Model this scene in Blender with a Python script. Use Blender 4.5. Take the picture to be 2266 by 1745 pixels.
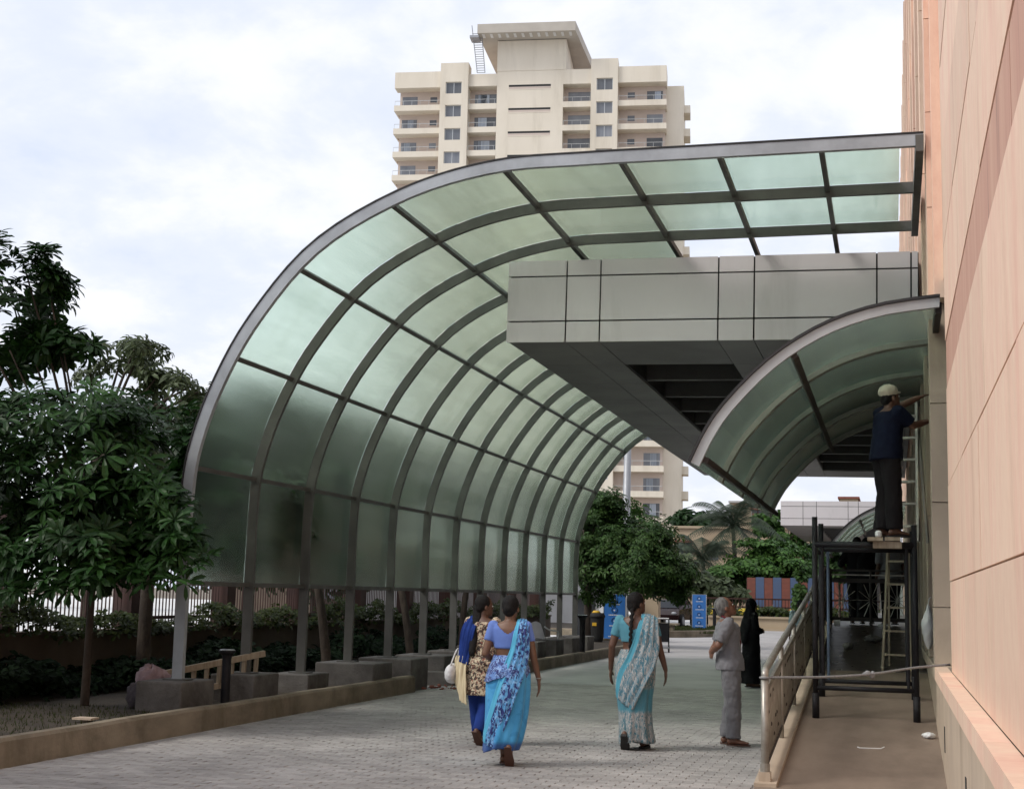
import bpy, bmesh, math, random
import numpy as np
from mathutils import Vector, Matrix, Euler
random.seed(7); RNG = np.random.default_rng(11)
SC = bpy.context.scene; COL = SC.collection; R = math.radians
for o in list(bpy.data.objects): bpy.data.objects.remove(o)

# ------------------------------------------------------------------ camera
# solved from the vanishing points of the photograph (2266 x 1745 px), eye 1.58 m above the paving
FPX, CX, CY, EYE = 3145.0, 1133.0, 872.5, 1.58
_y = np.array([843, 461.5, FPX]); _y /= np.linalg.norm(_y)
_z = np.array([517, -22370, FPX]); _z /= np.linalg.norm(_z); _z -= _y*(_y@_z); _z /= np.linalg.norm(_z)
_x = np.cross(_y, _z); _x = _x if _x[0] > 0 else -_x
RW = np.stack([_x, _y, _z]); CAMP = np.array([0, 0, EYE])
def ray(px, py): return RW @ np.array([(px-CX)/FPX, (py-CY)/FPX, 1.0])
def onz(px, py, z=0.0): r = ray(px, py); return CAMP + (z-EYE)/r[2]*r
def onx(px, py, x): r = ray(px, py); return CAMP + x/r[0]*r
def ony(px, py, y): r = ray(px, py); return CAMP + y/r[1]*r
cam = bpy.data.cameras.new('camera'); cam.sensor_width = 36; cam.lens = FPX/2266*36; cam.clip_end = 3000; cam.clip_start = .05
camo = bpy.data.objects.new('camera', cam); COL.objects.link(camo)
M = Matrix.Identity(4)
for i in range(3):
    M[i][0] = RW[i][0]; M[i][1] = -RW[i][1]; M[i][2] = -RW[i][2]; M[i][3] = CAMP[i]
camo.matrix_world = M; SC.camera = camo

# ------------------------------------------------------------------ sky, sun, exposure
SUN_EL, SUN_AZ = R(43), R(236)          # direction the light comes from: high, behind and left of the camera
W = bpy.data.worlds.new('World'); SC.world = W; W.use_nodes = True
nt = W.node_tree; nt.nodes.clear(); L = nt.links.new
def N(t, **k):
    n = nt.nodes.new(t)
    for a, b in k.items(): setattr(n, a, b)
    return n
out = N('ShaderNodeOutputWorld'); bg = N('ShaderNodeBackground'); bg.inputs[1].default_value = .1
sky = N('ShaderNodeTexSky', sky_type='NISHITA'); sky.sun_disc = False; sky.sun_elevation = SUN_EL; sky.sun_rotation = SUN_AZ
sky.air_density = 1.2; sky.dust_density = 2.5
tc = N('ShaderNodeTexCoord'); sep = N('ShaderNodeSeparateXYZ'); L(tc.outputs['Generated'], sep.inputs[0])
def mth(op, a, b=None):
    n = N('ShaderNodeMath', operation=op)
    for i, q in enumerate((a, b)):
        if q is None: continue
        if isinstance(q, (int, float)): n.inputs[i].default_value = q
        else: L(q, n.inputs[i])
    return n.outputs[0]
zz = mth('ADD', mth('MAXIMUM', sep.outputs[2], 0.0), .32)
cmb = N('ShaderNodeCombineXYZ'); L(mth('DIVIDE', sep.outputs[0], zz), cmb.inputs[0]); L(mth('DIVIDE', sep.outputs[1], zz), cmb.inputs[1])
def wnoise(scale, detail, rough, off):
    m = N('ShaderNodeMapping'); m.inputs['Location'].default_value = off; L(cmb.outputs[0], m.inputs[0])
    n = N('ShaderNodeTexNoise'); n.inputs['Scale'].default_value = scale; n.inputs['Detail'].default_value = detail
    n.inputs['Roughness'].default_value = rough; n.inputs['Distortion'].default_value = .25; L(m.outputs[0], n.inputs[0]); return n.outputs[0]
def wramp(sock, stops):
    r = N('ShaderNodeValToRGB'); r.color_ramp.interpolation = 'EASE'
    while len(r.color_ramp.elements) < len(stops): r.color_ramp.elements.new(.5)
    for e, (p, c) in zip(r.color_ramp.elements, stops): e.position = p; e.color = (*c, 1)
    L(sock, r.inputs[0]); return r.outputs[0]
cl1 = wnoise(2.6, 7, .55, (3.1, 1.7, 0)); cl2 = wnoise(5.5, 6, .6, (9.3, 4.2, 0))
fac = mth('ADD', mth('MULTIPLY', cl1, .68), mth('MULTIPLY', cl2, .32))
shade = wramp(fac, [(.34, (.74, .81, .97)), (.46, (.82, .865, .985)), (.56, (.93, .945, 1.0)), (.66, (1.0, 1.0, 1.0))])
vm = N('ShaderNodeVectorMath', operation='SCALE'); L(shade, vm.inputs[0]); vm.inputs[3].default_value = 7.8
cover = wramp(fac, [(.30, (.80,)*3), (.60, (.97,)*3)])
mx = N('ShaderNodeMix', data_type='RGBA'); L(cover, mx.inputs[0]); L(sky.outputs[0], mx.inputs[6]); L(vm.outputs[0], mx.inputs[7])
L(mx.outputs[2], bg.inputs[0]); L(bg.outputs[0], out.inputs[0])
sl = bpy.data.lights.new('sun', 'SUN'); sl.energy = 1.5; sl.angle = R(18); sl.color = (1, .955, .88)
so = bpy.data.objects.new('sun', sl); COL.objects.link(so)
sd = Vector((math.sin(SUN_AZ)*math.cos(SUN_EL), math.cos(SUN_AZ)*math.cos(SUN_EL), math.sin(SUN_EL)))
so.rotation_euler = sd.to_track_quat('Z', 'Y').to_euler(); so.location = (-10, -10, 30)
vs = SC.view_settings; vs.view_transform = 'Standard'; vs.look = 'None'; vs.exposure = 0.5; vs.gamma = 1.0; vs.use_curve_mapping = False
SC.render.engine = 'CYCLES'; SC.cycles.max_bounces = 10; SC.cycles.transmission_bounces = 8; SC.cycles.transparent_max_bounces = 10

# ------------------------------------------------------------------ materials
def newmat(name):
    m = bpy.data.materials.new(name); m.use_nodes = True; t = m.node_tree; t.nodes.clear()
    o = t.nodes.new('ShaderNodeOutputMaterial'); b = t.nodes.new('ShaderNodeBsdfPrincipled'); t.links.new(b.outputs[0], o.inputs[0])
    return m, t, b, o
def noise(t, scale, detail=5, rough=.55, stretch=(1, 1, 1), coord='Object', off=(0, 0, 0), dist=0):
    if coord == 'World': src = t.nodes.new('ShaderNodeNewGeometry').outputs['Position']
    else: src = t.nodes.new('ShaderNodeTexCoord').outputs[coord]
    mp = t.nodes.new('ShaderNodeMapping'); mp.inputs['Scale'].default_value = stretch; mp.inputs['Location'].default_value = off
    n = t.nodes.new('ShaderNodeTexNoise'); n.inputs['Scale'].default_value = scale; n.inputs['Detail'].default_value = detail
    n.inputs['Roughness'].default_value = rough; n.inputs['Distortion'].default_value = dist
    t.links.new(src, mp.inputs[0]); t.links.new(mp.outputs[0], n.inputs[0]); return n.outputs[0]
def ramp(t, sock, stops, interp='LINEAR'):
    r = t.nodes.new('ShaderNodeValToRGB'); r.color_ramp.interpolation = interp
    while len(r.color_ramp.elements) < len(stops): r.color_ramp.elements.new(.5)
    for e, (p, c) in zip(r.color_ramp.elements, stops): e.position = p; e.color = (*c, 1)
    t.links.new(sock, r.inputs[0]); return r.outputs[0]
def mixc(t, fac, a, b, blend='MIX'):
    n = t.nodes.new('ShaderNodeMix'); n.data_type = 'RGBA'; n.blend_type = blend
    for i, q in ((0, fac), (6, a), (7, b)):
        if isinstance(q, (int, float)): n.inputs[i].default_value = q
        elif isinstance(q, tuple): n.inputs[i].default_value = (*q, 1)
        else: t.links.new(q, n.inputs[i])
    return n.outputs[2]
def bump(t, b, sock, strength, dist=.02):
    n = t.nodes.new('ShaderNodeBump'); n.inputs['Strength'].default_value = strength; n.inputs['Distance'].default_value = dist
    t.links.new(sock, n.inputs['Height']); t.links.new(n.outputs[0], b.inputs['Normal'])
def objrand(t, col, amount):
    i = t.nodes.new('ShaderNodeObjectInfo'); h = t.nodes.new('ShaderNodeHueSaturation')
    m = t.nodes.new('ShaderNodeMapRange'); m.inputs['To Min'].default_value = 1-amount; m.inputs['To Max'].default_value = 1+amount
    t.links.new(i.outputs['Random'], m.inputs[0]); t.links.new(m.outputs[0], h.inputs['Value']); t.links.new(col, h.inputs['Color']); return h.outputs[0]
def pmat(name, c1, c2=None, scale=4, rough=.6, metal=0, bmp=0, bscale=60, stretch=(1, 1, 1), coord='Object', rand=0, detail=6, lo=.35, hi=.65, spec=.5):
    m, t, b, o = newmat(name); c2 = c2 or tuple(x*.8 for x in c1)
    n = noise(t, scale, detail, .6, stretch, coord); col = ramp(t, n, [(lo, c1), (hi, c2)])
    if rand: col = objrand(t, col, rand)
    t.links.new(col, b.inputs['Base Color']); b.inputs['Metallic'].default_value = metal; b.inputs['Specular IOR Level'].default_value = spec
    rr = t.nodes.new('ShaderNodeMapRange'); rr.inputs['To Min'].default_value = max(.03, rough-.1); rr.inputs['To Max'].default_value = min(1, rough+.1)
    t.links.new(n, rr.inputs[0]); t.links.new(rr.outputs[0], b.inputs['Roughness'])
    if bmp: bump(t, b, noise(t, bscale, 4, .6, (1, 1, 1), coord), bmp)
    return m
MT = {}
def stain(key, scale, lo, hi, f, stretch=(1, 1, 1), off=(3, 8, 2)):      # dirt patches / rain streaks multiplied over a material
    t = MT[key].node_tree; b = next(n for n in t.nodes if n.type == 'BSDF_PRINCIPLED'); l = b.inputs['Base Color'].links[0].from_socket
    n = noise(t, scale, 9, .68, stretch, 'World', off, .4)
    t.links.new(mixc(t, 1.0, l, ramp(t, n, [(lo, (1, 1, 1)), (hi, f)]), 'MULTIPLY'), b.inputs['Base Color'])
MT['earth'] = pmat('earth', (.16, .13, .10), (.22, .19, .15), 1.2, .9, bmp=.5, bscale=20, coord='World')
MT['paver_far'] = pmat('paver_far', (.42, .408, .402), (.33, .32, .315), .6, .8, bmp=.15, bscale=40, coord='World')
MT['paver'] = pmat('paver', (.40, .382, .368), (.30, .286, .275), .9, .8, bmp=.35, bscale=90, coord='World', detail=8)
_t = MT['paver'].node_tree; _b = next(n for n in _t.nodes if n.type == 'BSDF_PRINCIPLED'); _l = _b.inputs['Base Color'].links[0].from_socket
_g = _t.nodes.new('ShaderNodeNewGeometry'); _h = _t.nodes.new('ShaderNodeHueSaturation'); _m = _t.nodes.new('ShaderNodeMapRange'); _m.inputs['To Min'].default_value = .86; _m.inputs['To Max'].default_value = 1.14
_t.links.new(_g.outputs['Random Per Island'], _m.inputs[0]); _t.links.new(_m.outputs[0], _h.inputs['Value']); _t.links.new(_l, _h.inputs['Color']); _t.links.new(_h.outputs[0], _b.inputs['Base Color'])
MT['joint'] = pmat('joint', (.22, .208, .197), (.27, .257, .245), 6, .95, coord='World')
MT['concrete'] = pmat('concrete', (.165, .157, .147), (.095, .091, .086), 2.5, .85, bmp=.5, bscale=35, coord='World', detail=8)
MT['kerb'] = pmat('kerb', (.28, .235, .17), (.17, .14, .10), 1.6, .85, bmp=.3, bscale=30, coord='World', stretch=(1, 1, 2.2), detail=8)
MT['soil'] = pmat('soil', (.03, .023, .016), (.055, .042, .028), 3, .95, bmp=1, bscale=18, coord='World')
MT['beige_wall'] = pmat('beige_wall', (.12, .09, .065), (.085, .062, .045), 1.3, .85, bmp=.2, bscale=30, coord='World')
MT['pale_street'] = pmat('pale_street', (.68, .68, .67), (.58, .58, .57), .4, .85, coord='World')
MT['steel'] = pmat('steel', (.12, .12, .11), (.085, .085, .078), 3, .5, metal=.2, bmp=.06, bscale=60, coord='World', detail=8)
MT['flashing'] = pmat('flashing', (.42, .455, .485), (.30, .325, .35), 2.2, .42, metal=.25, coord='World', detail=9)
MT['gasket'] = pmat('gasket', (.02, .02, .022), None, 4, .6)
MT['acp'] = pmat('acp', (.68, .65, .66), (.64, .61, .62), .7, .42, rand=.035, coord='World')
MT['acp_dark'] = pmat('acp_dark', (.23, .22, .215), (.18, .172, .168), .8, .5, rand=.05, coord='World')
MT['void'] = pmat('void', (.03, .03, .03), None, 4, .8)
MT['louvre'] = pmat('louvre', (.10, .098, .095), (.075, .073, .07), 2, .55)
MT['ramp'] = pmat('ramp', (.275, .21, .165), (.21, .16, .125), 2.2, .55, bmp=.08, bscale=80, coord='World', stretch=(1, .35, 1), detail=8)
MT['granite'] = pmat('granite', (.075, .06, .05), (.05, .04, .034), 6, .3, coord='World', detail=9)
MT['brass'] = pmat('brass', (.40, .38, .34), (.29, .27, .235), 9, .36, metal=.5, coord='World')
MT['iron'] = pmat('iron', (.035, .026, .022), None, 6, .6)
MT['cream'] = pmat('cream_stone', (.53, .43, .33), (.45, .36, .28), 1.4, .7, rand=.05, coord='World')
MT['black_paint'] = pmat('black_paint', (.008, .008, .011), (.016, .015, .017), 8, .6, spec=.3)
MT['blue_tube'] = pmat('blue_tube', (.10, .15, .22), (.07, .10, .15), 6, .5)
MT['wood'] = pmat('wood', (.36, .30, .22), (.24, .195, .14), 4, .7, stretch=(6, 6, .7), bmp=.2, bscale=30, rand=.1)
MT['aluminium'] = pmat('aluminium', (.42, .40, .35), (.3, .28, .25), 6, .45, metal=.5)
MT['white'] = pmat('white_plastic', (.72, .72, .71), (.62, .62, .62), 4, .45)
MT['rope'] = pmat('rope', (.25, .255, .26), (.16, .165, .17), 60, .8)
MT['redbrown'] = pmat('redbrown', (.05, .014, .008), (.035, .011, .007), 4, .6)
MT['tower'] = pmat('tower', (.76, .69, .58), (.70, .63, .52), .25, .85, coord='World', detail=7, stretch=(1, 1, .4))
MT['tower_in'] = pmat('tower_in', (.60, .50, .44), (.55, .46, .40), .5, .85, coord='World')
MT['pane'] = pmat('pane', (.13, .14, .16), (.19, .20, .22), .5, .12, coord='World', stretch=(1.5, 1.5, .1), rand=.5)
MT['metal_rail'] = pmat('metal_rail', (.62, .63, .62), None, 3, .3, metal=.6)
MT['curtain'] = pmat('curtain', (.42, .47, .55), (.3, .34, .4), 3, .8, stretch=(4, 4, .2), rand=.3)
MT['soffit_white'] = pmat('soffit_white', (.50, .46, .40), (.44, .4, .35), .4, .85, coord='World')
MT['bark'] = pmat('bark', (.075, .055, .04), (.04, .03, .022), 12, .9, bmp=.8, bscale=30, stretch=(1, 1, .3))
MT['sign_blue'] = pmat('sign_blue', (.035, .17, .50), (.03, .145, .43), 2, .4)
MT['sign_dark'] = pmat('sign_dark', (.02, .06, .17), None, 2, .45)
MT['yellow'] = pmat('yellow', (.75, .45, .03), None, 3, .5)
MT['stripe_red'] = pmat('stripe_red', (.24, .075, .05), (.18, .062, .045), 1.5, .65, stretch=(1, 1, 3))
MT['stripe_blue'] = pmat('stripe_blue', (.075, .125, .24), (.085, .12, .21), 1.5, .65, stretch=(1, 1, 3))
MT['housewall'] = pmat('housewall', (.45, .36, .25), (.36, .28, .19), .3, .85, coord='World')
MT['greywall'] = pmat('greywall', (.42, .41, .40), (.34, .33, .32), .3, .85, coord='World')
MT['brickred'] = pmat('brickred', (.25, .085, .06), (.19, .065, .045), 2, .8)
MT['galv'] = pmat('galv', (.36, .37, .39), (.29, .30, .32), 1.5, .5, metal=.4)
MT['car'] = pmat('car_paint', (.02, .007, .008), None, 2, .25)
MT['glass_dark'] = pmat('glass_dark', (.02, .022, .025), None, 2, .08)
MT['rubber'] = pmat('rubber', (.015, .015, .015), None, 5, .8)
MT['bundle'] = pmat('bundle', (.42, .30, .31), (.28, .20, .22), 9, .9, bmp=.6, bscale=25)
MT['dark_sack'] = pmat('dark_sack', (.06, .05, .06), (.10, .085, .09), 9, .9, bmp=.6, bscale=25)
# pink sandstone: streaks run down the slabs
m, t, b, o = newmat('sandstone')
n1 = noise(t, 1.0, 9, .66, (1.5, 1.5, .26), 'World', dist=.5); n2 = noise(t, 9, 8, .68, (1, 1, .7), 'World')
c = ramp(t, n1, [(.30, (.74, .45, .35)), (.44, (.79, .54, .42)), (.54, (.80, .60, .46)), (.68, (.73, .475, .375))])
c = mixc(t, .22, c, ramp(t, n2, [(.3, (.60, .36, .25)), (.7, (.88, .66, .50))]))
c = objrand(t, c, .10); t.links.new(c, b.inputs['Base Color']); b.inputs['Roughness'].default_value = .75; bump(t, b, n2, .15); MT['stone'] = m; stain('stone', 1.1, .56, .74, (.80, .70, .66), (1.2, 1.2, .22))
m, t, b, o = newmat('sandstone_band')
n1 = noise(t, 1.3, 8, .7, (3, 3, .2), 'World', (4, 2, 0)); c = ramp(t, n1, [(.32, (.30, .19, .15)), (.42, (.52, .29, .22)), (.7, (.60, .38, .28))])
t.links.new(c, b.inputs['Base Color']); b.inputs['Roughness'].default_value = .8; MT['stone_band'] = m
stain('paver', .28, .48, .66, (.72, .72, .73)); stain('paver_far', .2, .5, .68, (.78, .78, .79)); stain('ramp', .8, .5, .7, (.72, .71, .70)); stain('tower', .35, .50, .72, (.80, .79, .77), (1, 1, .10)); stain('acp', .9, .52, .72, (.84, .84, .83), (1, 1, .25)); stain('concrete', 1.6, .45, .62, (.6, .58, .55)); stain('kerb', 1.3, .46, .66, (.6, .58, .52), (1, 1, .4)); stain('cream', 1.4, .5, .7, (.72, .7, .66), (1, 1, .3))
# translucent green multiwall sheet: rough glass, streaked with dirt
def sheet(name, col, rough):
    m, t, b, o = newmat(name); t.nodes.remove(b)
    g = t.nodes.new('ShaderNodeBsdfGlass'); g.inputs['IOR'].default_value = 1.28
    n = noise(t, 2.2, 7, .65, (1, .12, 1), 'World'); dirt = noise(t, 1.1, 6, .6, (1, 1, 1), 'World', (7, 3, 1))
    c = ramp(t, n, [(.3, tuple(x*.93 for x in col)), (.7, tuple(min(1, x*1.06) for x in col))])
    c = mixc(t, ramp(t, dirt, [(.5, (0, 0, 0)), (.8, (.35, .35, .35))]), c, (col[0]*.85, col[1]*.86, col[2]*.82))
    t.links.new(c, g.inputs['Color']); g.inputs['Roughness'].default_value = rough
    d = t.nodes.new('ShaderNodeBsdfTranslucent'); t.links.new(c, d.inputs['Color'])
    x = t.nodes.new('ShaderNodeMixShader'); x.inputs[0].default_value = .03
    t.links.new(g.outputs[0], x.inputs[1]); t.links.new(d.outputs[0], x.inputs[2]); t.links.new(x.outputs[0], o.inputs[0]); return m
MT['sheet'] = sheet('green_sheet', (.865, .955, .872), .16)
MT['sheet2'] = sheet('green_sheet_small', (.80, .87, .825), .25)
def leafmat(name, c1, c2, trans=.25, rough=.45, scale=2.5, spec=.22):
    m, t, b, o = newmat(name)
    c = ramp(t, noise(t, scale, 5, .6, (1, 1, 1), 'World'), [(.35, c1), (.65, c2)])
    g = t.nodes.new('ShaderNodeNewGeometry'); h = t.nodes.new('ShaderNodeHueSaturation'); mr = t.nodes.new('ShaderNodeMapRange')
    mr.inputs['To Min'].default_value = .65; mr.inputs['To Max'].default_value = 1.35
    t.links.new(g.outputs['Random Per Island'], mr.inputs[0]); t.links.new(mr.outputs[0], h.inputs['Value']); t.links.new(c, h.inputs['Color'])
    t.links.new(h.outputs[0], b.inputs['Base Color']); b.inputs['Roughness'].default_value = rough; b.inputs['Specular IOR Level'].default_value = spec
    d = t.nodes.new('ShaderNodeBsdfTranslucent'); t.links.new(h.outputs[0], d.inputs['Color'])
    x = t.nodes.new('ShaderNodeMixShader'); x.inputs[0].default_value = trans
    t.links.new(b.outputs[0], x.inputs[1]); t.links.new(d.outputs[0], x.inputs[2]); t.links.new(x.outputs[0], o.inputs[0]); return m
MT['leaf_dark'] = leafmat('leaf_dark', (.011, .036, .008), (.02, .052, .011))
MT['leaf_front'] = leafmat('leaf_front', (.015, .05, .011), (.028, .078, .015))
MT['leaf_mid'] = leafmat('leaf_mid', (.04, .10, .022), (.075, .15, .03))
MT['leaf_bright'] = leafmat('leaf_bright', (.032, .078, .02), (.065, .12, .03), .3)
MT['leaf_olive'] = leafmat('leaf_olive', (.055, .075, .035), (.085, .11, .05))
MT['leaf_palm'] = leafmat('leaf_palm', (.045, .065, .045), (.07, .09, .055), .15, .5)
MT['leaf_hedge'] = leafmat('leaf_hedge', (.006, .014, .005), (.009, .02, .007), .2, .7, 2.5, .08)
MT['leaf_yellow'] = leafmat('leaf_yellow', (.05, .065, .012), (.03, .05, .012), .3)
MT['flower'] = pmat('flower', (.75, .55, .05), None, 3, .6)
MT['grass'] = leafmat('grass_blade', (.03, .045, .012), (.05, .06, .018), .3, .6, 1)

# ------------------------------------------------------------------ mesh helpers
class MB:
    def __init__(s): s.v = []; s.f = []; s.m = []
    def add(s, vs, fs, mi=0):
        b = len(s.v); s.v.extend([tuple(map(float, q)) for q in vs]); s.f.extend([tuple(b+i for i in q) for q in fs]); s.m.extend([mi]*len(fs)); return s
    def box(s, x0, x1, y0, y1, z0, z1, mi=0):
        return s.add([(x0,y0,z0),(x1,y0,z0),(x1,y1,z0),(x0,y1,z0),(x0,y0,z1),(x1,y0,z1),(x1,y1,z1),(x0,y1,z1)],
                     [(0,3,2,1),(4,5,6,7),(0,1,5,4),(1,2,6,5),(2,3,7,6),(3,0,4,7)], mi)
    def bar(s, a, b, w, h, up=(0, 0, 1), mi=0):      # rectangular bar from a to b
        a = Vector(a); b = Vector(b); d = (b-a).normalized(); u = Vector(up); sx = d.cross(u)
        if sx.length < 1e-4: sx = d.cross(Vector((0, 1, 0)))
        sx.normalize(); u = sx.cross(d)
        vs = [p + sx*(i*w/2) + u*(j*h/2) for p in (a, b) for i, j in ((-1,-1),(1,-1),(1,1),(-1,1))]
        return s.add(vs, [(0,1,2,3),(7,6,5,4),(0,4,5,1),(1,5,6,2),(2,6,7,3),(3,7,4,0)], mi)
    def tube(s, pts, rad, n=8, mi=0, cap=True):
        pts = [Vector(p) for p in pts]; k = len(pts)
        if not hasattr(rad, '__len__'): rad = [rad]*k
        t0 = (pts[1]-pts[0]).normalized(); u = t0.cross(Vector((0, 0, 1)))
        if u.length < 1e-3: u = t0.cross(Vector((0, 1, 0)))
        u.normalize(); vs = []
        for i, p in enumerate(pts):
            t = (pts[min(i+1, k-1)]-pts[max(i-1, 0)]).normalized(); u = (u - t*u.dot(t)).normalized(); w = t.cross(u)
            for j in range(n):
                a = 2*math.pi*j/n; vs.append(p + u*(rad[i]*math.cos(a)) + w*(rad[i]*math.sin(a)))
        fs = [(i*n+j, i*n+(j+1) % n, (i+1)*n+(j+1) % n, (i+1)*n+j) for i in range(k-1) for j in range(n)]
        if cap: fs += [tuple(range(n-1, -1, -1)), tuple(range((k-1)*n, k*n))]
        return s.add(vs, fs, mi)
    def ell(s, c, r, nu=14, nv=9, rot=None, mi=0):
        vs = [Vector((0, 0, -1))]
        for i in range(1, nv):
            a = -math.pi/2+math.pi*i/nv
            for j in range(nu): b = 2*math.pi*j/nu; vs.append(Vector((math.cos(a)*math.cos(b), math.cos(a)*math.sin(b), math.sin(a))))
        vs.append(Vector((0, 0, 1))); T = len(vs)-1
        fs = [(0, 1+(j+1) % nu, 1+j) for j in range(nu)]
        for i in range(nv-2):
            for j in range(nu): fs.append((1+i*nu+j, 1+i*nu+(j+1) % nu, 1+(i+1)*nu+(j+1) % nu, 1+(i+1)*nu+j))
        fs += [(1+(nv-2)*nu+j, 1+(nv-2)*nu+(j+1) % nu, T) for j in range(nu)]
        out = []
        for q in vs:
            p = Vector((q.x*r[0], q.y*r[1], q.z*r[2]))
            if rot is not None: p = rot @ p
            out.append(p+Vector(c))
        return s.add(out, fs, mi)
    def loft(s, rings, cap=True, mi=0):              # rings: lists of equal length
        n = len(rings[0]); vs = [p for r in rings for p in r]
        fs = [(i*n+j, i*n+(j+1) % n, (i+1)*n+(j+1) % n, (i+1)*n+j) for i in range(len(rings)-1) for j in range(n)]
        if cap: fs += [tuple(range(n-1, -1, -1)), tuple(range((len(rings)-1)*n, len(rings)*n))]
        return s.add(vs, fs, mi)
    def grid(s, P, mi=0):                             # P[i][j] points
        a = len(P); b = len(P[0]); vs = [p for r in P for p in r]
        return s.add(vs, [(i*b+j, i*b+j+1, (i+1)*b+j+1, (i+1)*b+j) for i in range(a-1) for j in range(b-1)], mi)
    def mesh(s, name, mats, smooth=False):
        me = bpy.data.meshes.new(name); me.from_pydata(s.v, [], s.f)
        for m in (mats if isinstance(mats, (list, tuple)) else [mats]): me.materials.append(MT[m] if isinstance(m, str) else m)
        if any(s.m): me.polygons.foreach_set('material_index', s.m)
        if smooth: me.polygons.foreach_set('use_smooth', [True]*len(s.f))
        me.update()
        if isinstance(mats, str) and mats.startswith('sheet'):
            bm = bmesh.new(); bm.from_mesh(me); bmesh.ops.recalc_face_normals(bm, faces=bm.faces); bm.to_mesh(me); bm.free()
        return me
    def build(s, name, mats, parent=None, smooth=False, **k): return link(name, s.mesh(name, mats, smooth), parent, **k)
def link(name, data, parent=None, loc=None, rot=None, label=None, cat=None, group=None, kind=None):
    o = bpy.data.objects.new(name, data); COL.objects.link(o)
    if parent is not None: o.parent = parent
    if loc is not None: o.location = loc
    if rot is not None: o.rotation_euler = rot
    for k, v in (('label', label), ('category', cat), ('group', group), ('kind', kind)):
        if v: o[k] = v
    return o
def thing(name, label, cat, loc=(0, 0, 0), rz=0, group=None):
    o = link(name, None, loc=Vector(loc), rot=(0, 0, rz), label=label, cat=cat, group=group); o.empty_display_size = .2; return o
def bevel(o, w=.01, seg=1):
    m = o.modifiers.new('bevel', 'BEVEL'); m.width = w; m.segments = seg; m.limit_method = 'ANGLE'; return o
def copy_tree(o, parent=None):
    c = o.copy(); COL.objects.link(c); c.parent = parent
    for ch in list(o.children): copy_tree(ch, c)
    return c
def spline(ctrl, n):                                  # Catmull-Rom through control points
    c = [np.array(p, float) for p in ctrl]; c = [2*c[0]-c[1]]+c+[2*c[-1]-c[-2]]; o = []; m = len(c)-3
    for i in range(n):
        u = i/(n-1)*m; k = min(int(u), m-1); t = u-k; a, b, d, e = c[k:k+4]
        o.append(.5*((2*b)+(-a+d)*t+(2*a-5*b+4*d-e)*t*t+(-a+3*b-3*d+e)*t**3))
    return o
# ================================================================== SETTING
ST = dict(kind='structure')
MB().add([(-700,-300,-.03),(700,-300,-.03),(700,1200,-.03),(-700,1200,-.03)], [(0,1,2,3)]).build('ground', 'earth', **ST)
road = MB().add([(-30,-12,0),(40,-12,0),(40,80,0),(-30,80,0)], [(0,1,2,3)]).build('road', 'paver_far', **ST)
# interlocking blocks, real pieces where the photograph still shows them
pv = MB(); rng = random.Random(3)
y = 9.0; k = 0
while y < 25.5:
    x = -7.38 + (k % 2)*.1 - .2
    while x < -1.17:
        x0 = max(x, -7.36); x1 = min(x+.2, -1.175)
        if x1-x0 > .03:
            g = .0025; h = .010+rng.uniform(-.0025, .0025); c = .004; tx = rng.uniform(-.002, .002)
            a0, a1, b0, b1 = x0+g, x1-g, y+g, y+.1-g
            pv.add([(a0,b0,.003),(a1,b0,.003),(a1,b1,.003),(a0,b1,.003),(a0+c,b0+c,h-tx),(a1-c,b0+c,h+tx),(a1-c,b1-c,h+tx),(a0+c,b1-c,h-tx)],
                   [(4,5,6,7),(0,1,5,4),(1,2,6,5),(2,3,7,6),(3,0,4,7)])
        x += .2
    y += .1; k += 1
MB().add([(-7.36,8.9,.002),(-1.17,8.9,.002),(-1.17,25.5,.002),(-7.36,25.5,.002)], [(0,1,2,3)]).build('paving_bed', 'joint', road)
pv.build('paving_blocks', 'paver', road, kind='stuff')
# planting bed with its kerb on the left
bed = MB().box(-10.86,-7.56,2,22.6,-.02,.17).box(-10.86,-8.0,22.6,27.4,-.02,.15).box(-10.86,-7.45,27.4,46,-.02,.17).build('planting_bed', 'soil', **ST)
def kerbmesh(x, pts, h=.26, w=.16):
    m = MB(); n = len(pts); rows = []
    for i, p in enumerate(pts):
        a = pts[max(i-1,0)]; b = pts[min(i+1,n-1)]; d = Vector((b[0]-a[0], b[1]-a[1])).normalized(); nx, ny = -d.y, d.x
        j = rng.uniform(-.006,.006)
        rows.append([(p[0],p[1],-.02),(p[0]+nx*.008,p[1]+ny*.008,h-.03+j),(p[0]+nx*.03,p[1]+ny*.03,h+j),(p[0]+nx*(w-.02),p[1]+ny*(w-.02),h+j),(p[0]+nx*w,p[1]+ny*w,h-.02),(p[0]+nx*w,p[1]+ny*w,-.02)])
    return m.loft(rows)
kerbmesh(0, [(-7.40, y) for y in np.arange(2, 22.5, .5)]).build('kerb', 'kerb', smooth=False, **ST)
kerbmesh(0, [(-7.22, y) for y in np.arange(27.2, 43, .8)] + [(-7.35,44),(-7.8,45.2),(-8.6,46),(-10.5,46.4)], .24).build('kerb', 'kerb', **ST)
# far island with lawn, beige kerb
isl = [(-7.2,62),(-6.7,66),(-6.8,70),(-7.5,74.5),(-20,74.5),(-20,57),(-11,56.5),(-8.5,58.5)]
MB().add([(x,y,.16) for x,y in isl]+[(x,y,-.02) for x,y in isl], [tuple(range(8))]+[(i,(i+8),(i+1)%8+8,(i+1)%8) for i in range(8)]).build('island', 'soil', **ST)
kerbmesh(0, [tuple(p) for p in spline([(-14,56.4),(-11,56.5),(-8.4,58.3),(-7.15,62),(-6.6,66),(-6.7,70),(-7.4,74.5)][:], 24)], .28, .2).build('kerb', 'kerb', **ST)
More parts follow.
